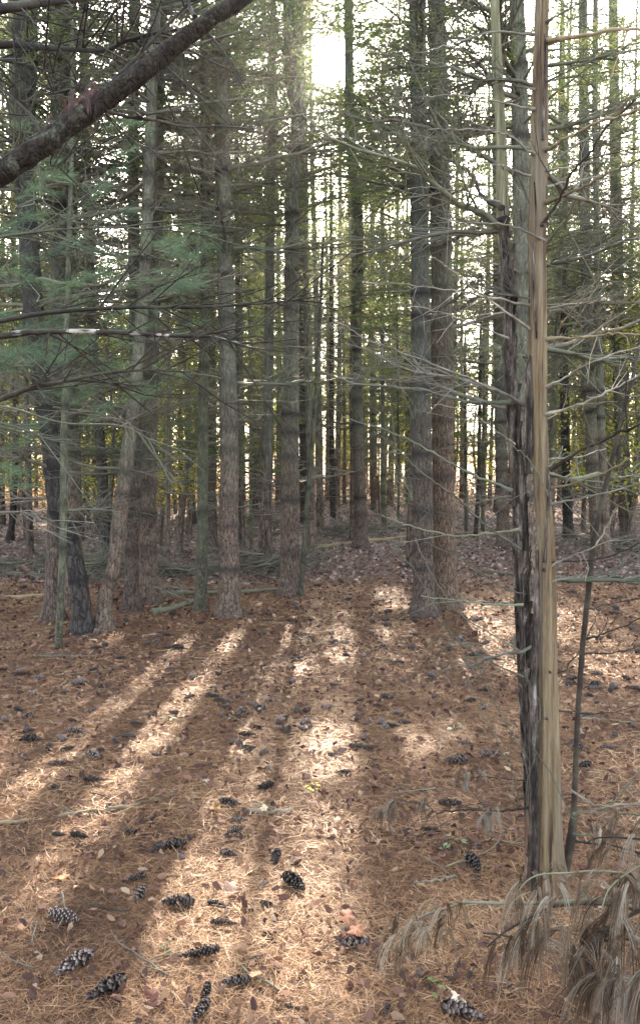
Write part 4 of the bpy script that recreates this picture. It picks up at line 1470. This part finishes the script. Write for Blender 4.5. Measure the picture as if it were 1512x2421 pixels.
SB = [  # bearings of the snag's branches: points, start width, end width, forward distance change, material
    ([(1250, 777), (1130, 690), (1060, 640), (1016, 605)], 7, 3, -.5, 'twig_pale'),
    ([(1238, 957), (1140, 912), (1046, 870), (940, 832), (856, 800), (791, 760)], 9, 4, -.6, 'twig_pale'),
    ([(1200, 800), (1120, 768), (1056, 745), (971, 722)], 6, 3, -.3, 'twig_pale'),
    ([(1215, 1050), (1180, 1022), (1110, 980), (1026, 955)], 6, 3, -.3, 'twig_pale'),
    ([(1210, 950), (1100, 945), (1006, 927), (856, 905), (756, 880)], 12, 5, .5, 'twig_moss'),
    ([(1250, 722), (1126, 697), (981, 675), (856, 668)], 7, 3, -.3, 'twig_pale'),
    ([(1210, 1160), (1110, 1120), (1031, 1075), (931, 1025), (806, 985)], 9, 4, .3, 'twig_moss'),
    ([(1290, 802), (1381, 792), (1440, 790), (1530, 790)], 9, 6, -.4, 'twig_tan'),
    ([(1290, 915), (1356, 880), (1401, 850), (1520, 812)], 8, 4, -.3, 'twig_pale'),
    ([(1288, 980), (1381, 950), (1450, 915), (1530, 875)], 9, 4, -.3, 'twig_pale'),
    ([(1290, 992), (1340, 975), (1381, 960), (1456, 950)], 6, 3, .2, 'twig_tan'),
    ([(1300, 1110), (1381, 1062), (1450, 1030), (1530, 992)], 11, 8, -.4, 'limb'),
    ([(1300, 1085), (1360, 1075), (1431, 1060)], 5, 3, .2, 'twig_pale'),
    ([(1300, 1155), (1406, 1125), (1530, 1058)], 7, 5, -.4, 'twig_tan'),
    ([(1300, 1192), (1406, 1172), (1530, 1140)], 7, 5, -.2, 'twig_pale'),
    ([(1294, 96), (1381, 87), (1450, 74), (1530, 68)], 13, 10, -.6, 'twig_tan'),
    ([(1290, 52), (1340, 28), (1400, -6)], 8, 5, -.3, 'twig_moss'),
    ([(1288, 194), (1356, 160), (1440, 120), (1530, 90)], 6, 4, -.5, 'twig_moss'),
    ([(1285, 356), (1340, 325), (1400, 290), (1456, 272), (1530, 256)], 11, 8, -.6, 'twig_tan'),
    ([(1285, 396), (1381, 325), (1440, 300), (1530, 240)], 6, 3, .4, 'twig'),
    ([(1290, 479), (1381, 445), (1450, 405), (1530, 370)], 10, 7, -.6, 'twig_tan'),
    ([(1290, 442), (1406, 415), (1530, 388)], 6, 4, .2, 'twig_pale'),
    ([(1288, 404), (1400, 378), (1530, 352)], 5, 3, -.3, 'twig_pale'),
    ([(1275, 538), (1321, 465), (1351, 405), (1395, 355), (1431, 310), (1500, 235)], 9, 6, -.5, 'limb'),
    ([(1262, 364), (1206, 322), (1156, 308), (1080, 303), (1016, 305)], 7, 3, -.4, 'twig_pale'),
    ([(1252, 416), (1200, 398), (1181, 395), (1146, 385)], 6, 3, -.2, 'twig_pale'),
    ([(1262, 258), (1156, 234), (1080, 226), (1006, 228)], 6, 3, -.4, 'twig_pale'),
    ([(1262, 82), (1156, 75), (1056, 105), (981, 128)], 7, 3, -.5, 'twig_pale'),
    ([(1265, 212), (1160, 185), (1066, 165), (971, 135), (880, 126), (756, 120)], 6, 3, .3, 'twig'),
    ([(1180, 478), (1081, 450), (1020, 447), (966, 445)], 6, 3, -.3, 'twig_pale'),
    ([(1285, 568), (1206, 527), (1106, 520), (1030, 512)], 7, 3, -.4, 'twig_pale'),
    ([(1185, 492), (1140, 455), (1106, 415), (1070, 385), (1036, 360), (1000, 325)], 13, 7, .6, 'limb'),
    ([(1195, 520), (1150, 508), (1106, 495), (1066, 465), (1040, 430)], 17, 8, .9, 'limb'),
    ([(1300, 1340), (1350, 1318), (1396, 1288), (1435, 1248), (1450, 1205)], 7, 4, -.3, 'twig_pale'),
    ([(1300, 1376), (1340, 1366), (1370, 1356)], 6, 3, -.1, 'twig_pale'),
    ([(1300, 1330), (1426, 1318), (1530, 1275)], 5, 4, -.3, 'limb'),
    ([(1236, 1600), (1131, 1548), (1080, 1510), (1040, 1455), (990, 1370), (930, 1280)], 5, 3, -.5, 'twig_moss'),
    ([(1228, 1298), (1166, 1258), (1120, 1215), (1076, 1173), (1006, 1123), (931, 1058), (900, 1030)], 7, 3, -.5, 'twig'),
    ([(1236, 1430), (1160, 1432), (1096, 1426), (996, 1408)], 7, 3, .2, 'twig_moss'),
    ([(1228, 1252), (1150, 1256), (1081, 1264), (1006, 1255), (950, 1238), (901, 1218)], 8, 3, .3, 'twig_moss'),
    ([(1240, 1545), (1160, 1495), (1085, 1450), (1010, 1345), (980, 1270)], 5, 2.5, .2, 'twig_moss'),
    ([(1240, 1405), (1180, 1385), (1080, 1320), (1000, 1280)], 4, 2, -.2, 'twig_moss'),
    ([(1385, 1510), (1450, 1490), (1530, 1450)], 6, 4, -.2, 'limb'),
    ([(1385, 1440), (1440, 1425), (1530, 1410)], 5, 3, .1, 'limb'),
    ([(1300, 1598), (1340, 1578), (1372, 1520), (1390, 1490), (1420, 1440)], 5, 3, -.1, 'limb'),
    ([(1380, 1545), (1450, 1540), (1530, 1520)], 5, 4, -.1, 'limb'),
    ([(1355, 1925), (1400, 1922), (1440, 1900), (1480, 1860), (1530, 1800)], 8, 5, -.3, 'twig_moss'),
    ([(1350, 1870), (1420, 1900), (1530, 1905)], 6, 4, -.3, 'twig_pale'),
    ([(1355, 1972), (1430, 1975), (1530, 1985)], 6, 5, -.3, 'twig_moss'),
    ([(1360, 1990), (1440, 1992), (1530, 2020)], 7, 6, -.3, 'limb'),
    ([(1250, 1910), (1180, 1912), (1090, 1913), (1032, 1915), (1000, 1900), (930, 1888)], 7, 3, -.3, 'limb'),
    ([(1130, 1912), (1080, 1930), (1040, 1950), (1010, 1965)], 4, 2, -.2, 'limb'),
    ([(1245, 1845), (1180, 1842), (1110, 1843), (1085, 1850)], 4, 2, -.2, 'limb'),
    ([(1243, 1600), (1280, 1680), (1262, 1760), (1300, 1840), (1340, 1920), (1362, 1940)], 4, 3, -.18, 'twig_moss'),
    ([(1300, 1190), (1275, 1130), (1235, 1080), (1200, 1040), (1180, 1000)], 4, 2, -.2, 'twig_moss'),
    ([(1310, 1680), (1420, 1690), (1530, 1660)], 4, 3, -.2, 'limb'),
    ([(1248, 1795), (1200, 1720), (1165, 1660), (1145, 1600), (1120, 1540)], 5, 3, -.4, 'twig_moss'),
    ([(1225, 1900), (1215, 1840), (1180, 1760), (1140, 1690), (1135, 1650)], 4, 3, -.35, 'twig_moss'),
]
rs = random.Random(44)
for q, (pts, w0, w1, dy, mk) in enumerate(SB):
    g = Geo()
    m = len(pts)
    spec = [(p[0] + (rs.uniform(-5, 5) if 0 < i < m - 1 else 0), p[1] + (rs.uniform(-6, 6) if 0 < i < m - 1 else 0), (w0 + (w1 - w0) * i / (m - 1)) * .68) for i, p in enumerate(pts)]
    Pb, Rb = free_tube(g, spec, SY - .02, SY + dy, 8, .35, snag_base, q, 7, jit=.009, fn=lambda i, t, a, p: 1 + .8 * math.exp(-i / 1.3) + .5 * max(0, noise.noise(Vector((i * .9 + 5.0, q * 3.1, 0)))))
    # side twigs
    L = sum((Pb[i + 1] - Pb[i]).length for i in range(len(Pb) - 1))
    for k in range(int(1 + L * (2.5 if mk == 'twig_moss' else 5))):
        i = rs.randrange(2, len(Pb) - 1); p = Pb[i]; d = (Pb[i + 1] - Pb[i - 1]).normalized()
        e = (d * rs.uniform(.2, 1.0) + Vector((rs.uniform(-.7, .7), rs.uniform(-.8, .8), rs.uniform(-.7, .7)))).normalized()
        l = rs.uniform(.06, .34)
        mid = p + e * l * .5 + Vector((rs.uniform(-1, 1), 0, rs.uniform(-1, 1))) * l * .08
        end = p + e * l + Vector((rs.uniform(-1, 1), 0, rs.uniform(-1, 1))) * l * .12
        r = min(Rb[i] * .55, .0024)
        tube(g, [p, mid, end], [r, r * .75, r * .45], 4, cap=False)
        if l > .15:
            e2 = (e + Vector((rs.uniform(-.8, .8), rs.uniform(-.8, .8), rs.uniform(-.8, .8)))).normalized() * l * .5
            tube(g, [mid, mid + e2], [r * .6, r * .35], 3, cap=False)
    for k in range(int(4 + L * 14)):      # broken stubs and spurs
        i = rs.randrange(2, len(Pb) - 1); e = Vector((rs.uniform(-1, 1), rs.uniform(-1, 1), rs.uniform(-1, 1))).normalized() * rs.uniform(.008, .035)
        tube(g, [Pb[i], Pb[i] + e * .6, Pb[i] + e], [Rb[i] * .5, Rb[i] * .34, Rb[i] * .2], 4)
    obj('branch', g.mesh('branch'), M[mk], snag)
# finer dead twigs all round both stems
for k in range(16):
    i = rs.randrange(40, len(P) - 12)
    src = P if rs.random() < .5 else P2
    i = min(i, len(src) - 4)
    a = rs.choice([rs.uniform(-.6, .6), PI + rs.uniform(-.6, .6), rs.uniform(.2, 2.9)])
    L = rs.uniform(.25, .9)
    put_branch(snag, src[i], (math.cos(a), math.sin(a), rs.uniform(-.15, .45)), L, rs.choice(['twig', 'twig_moss', 'twig_moss']), rnd=rs)

# ------------------------------------------------------------------ leaning dead limb across the upper left
LY = 1.75
low = at(-1750, 1700, 1.9)
low.z = ground(low.x, low.y)
limb = thing('leaning_limb', 'thick dark dead limb slanting across the upper left corner', 'fallen limb', low)
g = Geo()
LS_ = [(0, 412, 50), (75, 362, 50), (150, 305, 48), (225, 252, 46), (310, 190, 44), (400, 118, 40), (475, 62, 36), (575, -4, 32), (700, -90, 28), (900, -240, 18)]
Pl = [Vector((0, 0, -.05)), (at(-400, 660, LY + .1) - low)] + [at(a, b, LY) - low for a, b, c in spline(LS_, 5)]
Rl = [.034, .028] + [c / 2 * mpp(LY) for a, b, c in spline(LS_, 5)]
Pl.insert(1, (Pl[0] + Pl[1]) / 2); Rl.insert(1, .03)
tube(g, Pl, Rl, 22, wob=.12, seed=4, fn=lambda i, t, a, p: 1 + .10 * max(0, math.sin(i * 1.9 + 2 * math.sin(a))) + .05 * noise.noise(Vector((i * .9, math.cos(a) * 3, math.sin(a) * 3))))
obj('limb', g.mesh('limb'), M['limb_bark'], limb)
for q, (pts, w0, w1, dy) in enumerate([
    ([(228, 235), (270, 190), (320, 140), (380, 75), (450, 5), (500, -60)], 11, 6, .1),
    ([(250, 262), (300, 275), (370, 285), (440, 300), (520, 298), (600, 305)], 9, 3, .3),
    ([(460, 40), (450, 20), (440, -20)], 12, 6, .1),
    ([(110, 330), (60, 260), (0, 205), (-60, 150)], 7, 4, .2),
    ([(150, 310), (120, 390), (180, 380), (260, 395)], 4, 2, .3)]):
    g = Geo(); m = len(pts)
    Pb, Rb = free_tube(g, [(p[0], p[1], w0 + (w1 - w0) * i / (m - 1)) for i, p in enumerate(pts)], LY, LY + dy, 7, .2, low, q, 5)
    for k in range(9):
        i = rs.randrange(2, len(Pb) - 1)
        e = Vector((rs.uniform(-1, 1), rs.uniform(-.5, .8), rs.uniform(-1, 1))).normalized() * rs.uniform(.04, .16)
        tube(g, [Pb[i], Pb[i] + e * .5 + Vector((.006, 0, .006)), Pb[i] + e], [.0022, .0016, .0009], 4, cap=False)
    obj('side_branch', g.mesh('side_branch'), M['limb'], limb)

# ------------------------------------------------------------------ live pine just outside the frame at left: its boughs reach in
lb = Vector((-2.35, 2.9, 0)); lb.z = ground(lb.x, lb.y)
lp = thing('pine_tree', 'near pine whose grey boughs and green needles reach in from the left edge', 'tree', lb)
Pn = [Vector((.03 * math.sin(k * .6), .03 * math.cos(k * .5), k * .45 - .1)) for k in range(26)]
build_trunk(lp, Pn, [.11 * (1 - k / 30) for k in range(26)], M['bark'], [.6 + .45 * k for k in range(14)], 5)
LB = [
    ([(-700, 900), (-300, 820), (0, 760), (125, 738), (300, 727), (400, 727), (500, 725), (650, 715), (760, 700)], 15, 3, 2.9, 2.9, 'limb', 1),
    ([(-700, 960), (-300, 830), (0, 795), (75, 785), (150, 784), (240, 785), (340, 790), (430, 795), (500, 796), (575, 811), (700, 802)], 18, 3, 2.9, 2.5, 'limb', 2),
    ([(-700, 1150), (-300, 1060), (0, 945), (75, 917), (150, 902), (250, 882), (350, 875), (450, 880)], 17, 3, 2.9, 2.6, 'limb', 3),
    ([(-700, 200), (-200, 60), (0, 22), (100, 6), (200, -4), (330, -20)], 30, 12, 2.9, 2.0, 'limb', 4),
    ([(-700, 300), (-200, 150), (0, 107), (100, 112), (180, 117), (250, 118), (300, 96), (400, 72), (500, 62)], 20, 5, 2.9, 2.1, 'limb', 5),
    ([(-700, 330), (-200, 120), (0, 140), (125, 172), (200, 200)], 10, 3, 2.9, 2.4, 'limb', 6),
    ([(-700, 1300), (-200, 1230), (0, 1212), (70, 1215), (130, 1235)], 9, 4, 2.9, 3.0, 'twig_pale', 7),
    ([(-700, 700), (-200, 590), (0, 560), (120, 545), (250, 538), (400, 545), (520, 560)], 9, 2, 2.9, 3.2, 'twig_moss', 8),
    ([(-700, 1010), (-200, 990), (0, 1000), (120, 1040), (250, 1060)], 8, 2, 2.9, 3.2, 'twig_moss', 9),
    ([(-700, 620), (-200, 480), (0, 380), (60, 330), (150, 310)], 9, 3, 2.9, 2.6, 'twig_moss', 10),
    ([(-700, 1080), (-200, 960), (0, 960), (150, 1000), (300, 1010), (420, 1090)], 7, 2, 2.9, 3.4, 'twig_moss', 11),
]
tips = []
for pts, w0, w1, y0, y1, mk, q in LB:
    g = Geo(); m = len(pts)
    spec = [(p[0], p[1], w0 + (w1 - w0) * i / (m - 1)) for i, p in enumerate(pts)]
    Pb, Rb = free_tube(g, spec, y0, y1, 8, .22, lb, q, 5)
    n0 = len(Pb) // 3
    for k in range(6 if q in (7, 9, 11) else 18):
        i = rs.randrange(n0, len(Pb) - 1); d = (Pb[i + 1] - Pb[i - 1]).normalized()
        e = (d * rs.uniform(.3, 1.1) + Vector((rs.uniform(-.3, .3), rs.uniform(-.9, .9), rs.uniform(-.6, .6)))).normalized()
        l = rs.uniform(.12, .5)
        mid = Pb[i] + e * l * .5 + Vector((0, 0, rs.uniform(-.03, .03))); end = Pb[i] + e * l
        tube(g, [Pb[i], mid, end], [.003, .0023, .0013], 4, cap=False)
        for z in range(2):
            e2 = (e + Vector((rs.uniform(-.8, .8), rs.uniform(-.8, .8), rs.uniform(-.6, .6)))).normalized() * l * .4
            tube(g, [mid, mid + e2], [.0016, .0009], 3, cap=False)
    obj('bough', g.mesh('bough'), M[mk], lp)
    if q == 2:   # bleached patches of bare wood along the bough
        for (a, b) in [((-60, 803), (20, 791)), ((148, 784), (240, 784)), ((288, 787), (335, 789)), ((350, 790), (425, 795)), ((505, 796), (575, 811)), ((20, 791), (60, 786))]:
            ii = [i for i, p in enumerate(Pb) if a[0] - 8 <= proj(np.array([p + lb]))[0][0] <= b[0] + 8]
            if len(ii) >= 2:
                g = Geo()
                tube(g, [Pb[i] for i in ii], [Rb[i] * 1.05 * (1 if 0 < k < len(ii) - 1 else .75) for k, i in enumerate(ii)], 10, wob=.3, seed=a[0], fn=lambda i_, t_, a_, p_: 1 + .5 * noise.noise(p_ * 60))
                obj('bleached_wood', g.mesh('bleached_wood'), M['bleached'], lp)
# green needle sprays of that tree, farther back
rng = np.random.default_rng(18)
for (x, y, r, n_, Y) in [(90, 480, 60, 14, 4.2), (60, 640, 80, 16, 4.4), (150, 700, 70, 14, 4.0), (350, 650, 70, 20, 4.6), (420, 580, 60, 14, 4.8), (300, 700, 70, 16, 4.3), (400, 700, 70, 18, 4.4), (470, 620, 50, 12, 4.7),
                         (100, 850, 80, 26, 3.9), (210, 820, 70, 22, 4.0), (170, 880, 60, 14, 4.1), (330, 900, 60, 16, 4.3), (380, 900, 40, 8, 4.4), (20, 800, 50, 14, 4.0), (40, 1000, 60, 14, 4.6), (30, 1130, 50, 16, 5.0), (240, 960, 60, 10, 4.4),
                         (20, 540, 50, 10, 4.1), (210, 560, 70, 14, 4.6), (480, 660, 30, 8, 4.5), (120, 330, 60, 10, 4.2), (300, 330, 60, 10, 4.8), (250, 420, 60, 10, 4.6)]:
    g = Geo(); gt = Geo(); C = []; D = []
    hub = at(x - r * .9, y + r * .2, Y) - lb
    for k in range(max(2, n_ // 3)):
        p = at(x + rs.gauss(0, r * .75), y + rs.gauss(0, r * .6), Y + rs.uniform(-.25, .25)) - lb
        dd = Vector((1, rs.uniform(-.6, .6), rs.uniform(-.4, .6))).normalized()
        tube(gt, [hub, hub.lerp(p, .5) + Vector((0, 0, -.02)), p - dd * .1, p], [.004, .003, .002, .0015], 3, cap=False)
        for q in range(5):
            C.append(np.array(p - dd * (.035 * q))); D.append(tuple(dd))
    needles(g, np.array(C), np.array(D, float), 20, .10, .0018, .5, rng, .05, root=.006)
    fo = obj('foliage_spray', g.mesh('foliage_spray'), M['needle_blue'], lp)
    obj('spray_twig', gt.mesh('spray_twig'), M['twig_moss'], fo)

# ------------------------------------------------------------------ dead sapling at the right edge: boughs hung with dead needles
db = Vector((1.32, 1.75, 0)); db.z = ground(db.x, db.y)
ds = thing('dead_pine_sapling', 'dead pine sapling at lower right edge with hanging grey brown needles', 'dead tree', db)
g = Geo()
Pd = [Vector((.01 * math.sin(k), .01 * math.cos(k), -.1 + k * .16)) for k in range(13)]
tube(g, Pd, [.02 * (1 - k / 16) for k in range(13)], 9, wob=.15)
obj('trunk', g.mesh('trunk'), M['limb'], ds)
DB = [
    ([(1800, 2240), (1600, 2150), (1420, 2128), (1300, 2134), (1190, 2136), (1100, 2134), (1060, 2146), (1000, 2165), (950, 2200)], 13, 4, 1.75, 2.0, [(1090, 100, 14), (990, 110, 22), (940, 110, 18), (1048, 100, 18)]),
    ([(1800, 2250), (1500, 2150), (1330, 2140), (1250, 2170), (1190, 2205), (1150, 2240)], 9, 4, 1.75, 1.75, [(1300, 200, 26), (1262, 190, 30), (1225, 180, 24), (1185, 150, 14)]),
    ([(1700, 2100), (1450, 2062), (1340, 2064), (1262, 2072), (1220, 2110)], 7, 3, 1.75, 1.75, [(1300, 150, 24), (1335, 130, 14), (1262, 150, 26)]),
    ([(1750, 2230), (1560, 2120), (1512, 2152), (1450, 2185), (1410, 2220), (1392, 2300), (1380, 2360)], 10, 4, 1.75, 1.6, [(1500, 230, 44), (1460, 230, 44), (1430, 220, 40), (1400, 230, 40), (1385, 160, 24)]),
    ([(1700, 2060), (1560, 2035), (1490, 2060), (1440, 2100), (1420, 2150)], 7, 3, 1.75, 1.65, [(1470, 200, 40), (1440, 190, 36), (1500, 190, 34)]),
    ([(1700, 2220), (1500, 2220), (1400, 2230), (1370, 2260), (1340, 2320)], 7, 3, 1.75, 1.6, [(1385, 200, 22), (1425, 190, 26)]),
    ([(1700, 1960), (1530, 1930), (1460, 1925), (1420, 1960)], 7, 3, 1.9, 2.5, [(1500, 110, 26), (1460, 100, 26), (1430, 90, 18)]),
    ([(1700, 2000), (1530, 1985), (1420, 1980), (1380, 1995)], 6, 3, 1.9, 2.4, [(1440, 100, 16), (1400, 90, 14), (1490, 120, 18)]),
    ([(1750, 2350), (1600, 2280), (1520, 2290), (1480, 2330)], 9, 4, 1.6, 1.5, [(1500, 200, 40), (1475, 180, 34), (1520, 200, 34)]),
]


def hair(g, root, n_, length, rng, spread, w, lean):
    """locks of long dead needles hanging in arcs"""
    per = 13
    for j in range(max(1, int(n_) // 4)):
        r0 = Vector(root) + Vector(rng.normal(0, spread, 3))
        ld = Vector((lean + rng.normal(0, .35), rng.normal(0, .35), -.2 + rng.normal(0, .3))).normalized()
        fall = rng.uniform(.35, .65); tone = rng.beta(1.4, 1.4); LL = length * rng.uniform(.5, 1.1)
        for k in range(per):
            d = (ld + Vector(rng.normal(0, .085, 3))).normalized()
            q = [r0 + Vector(rng.normal(0, .0025, 3))]
            L = LL * rng.uniform(.75, 1.08)
            for s_ in range(5):
                d = (d + Vector((0, 0, -fall)) + Vector(rng.normal(0, .035, 3))).normalized()
                q.append(q[-1] + d * L / 5)
            sd = Vector((1, .5 * rng.normal(), 0)).normalized() * w / 2
            V = []
            for i, x in enumerate(q):
                f = 1 - .6 * i / 5
                V += [x - sd * f, x + sd * f]
            g.add(V, [(2 * i, 2 * i + 1, 2 * i + 3, 2 * i + 2) for i in range(5)], float(np.clip(tone + rng.normal(0, .12), 0, 1)))


rng = np.random.default_rng(33)
for q, (pts, w0, w1, y0, y1, clumps) in enumerate(DB):
    g = Geo(); m = len(pts)
    Pb, Rb = free_tube(g, [(p[0], p[1], w0 + (w1 - w0) * i / (m - 1)) for i, p in enumerate(pts)], y0, y1, 7, .2, db, q, 6)
    bo = obj('bough', g.mesh('bough'), M['limb'] if q % 2 else M['twig_moss'], ds)
    bx = proj(np.array([p + db for p in Pb]))[0]
    gn = Geo()
    for (cx, ln, cnt) in clumps:
        i = int(np.argmin(np.abs(bx - cx)))
        depth = Pb[i].y + db.y
        for s in range(4):
            tip = Pb[i] + Vector((rng.normal(0, .02), rng.normal(0, .03), rng.normal(0, .01) - .008 * s))
            hair(gn, tip, int(cnt * (.8 if q == 0 else .42)), ln * mpp(depth) * rng.uniform(.6, 1.0), rng, .010, .0015, -.22)
    obj('needle_clump', gn.mesh('needle_clump', False), M['dead_needle'], bo)
# dull red dead needles caught over the leaning limb
g = Geo()
for (x, y, ln, n_) in [(222, 212, 62, 14), (200, 228, 70, 16), (185, 240, 60, 10), (150, 258, 50, 10), (135, 275, 45, 6)]:
    hair(g, at(x, y, LY - .02) - low, n_, ln * mpp(LY), rng, .009, .0012, -.4)
obj('needle_clump', g.mesh('needle_clump', False), M['red_needle'], limb)
# small dead sprays on the thin bough left of the snag
g = Geo()
for (x, y, ln, n_, Y) in [(905, 1930, 55, 20, 2.7), (930, 1920, 50, 16, 2.7), (1010, 1925, 45, 14, 2.7), (1165, 1935, 65, 20, 2.6), (1150, 1945, 60, 14, 2.6), (1100, 1850, 50, 14, 2.8), (1130, 1848, 45, 12, 2.8)]:
    Ypt = SY - .3
    hair(g, at(x, y - 20, Ypt) - snag_base, n_ * 2, ln * mpp(Ypt), rng, .012, .0013, -.3)
obj('needle_clump', g.mesh('needle_clump', False), M['dead_needle'], snag)

# ------------------------------------------------------------------ thin sunlit air between the trees
def haze():
    x0, x1, y0, y1, z0, z1 = -1400, 1400, -10, 760, -8, 27
    g = Geo()
    V = [(x0, y0, z0), (x1, y0, z0), (x1, y1, z0), (x0, y1, z0), (x0, y0, z1), (x1, y0, z1), (x1, y1, z1), (x0, y1, z1)]
    g.add(V, [(0, 3, 2, 1), (4, 5, 6, 7), (0, 1, 5, 4), (1, 2, 6, 5), (2, 3, 7, 6), (3, 0, 4, 7)])
    m, t = newmat('haze')
    v = t.nodes.new('ShaderNodeVolumePrincipled'); v.inputs['Density'].default_value = HAZE
    v.inputs['Color'].default_value = (.95, .97, 1, 1); v.inputs['Anisotropy'].default_value = .87
    o = t.nodes.new('ShaderNodeOutputMaterial'); t.links.new(v.outputs[0], o.inputs['Volume'])
    tag(obj('haze', g.mesh('haze', False), m), 'thin bright air between the trees', 'haze', kind='stuff')


HAZE = .00028
haze()
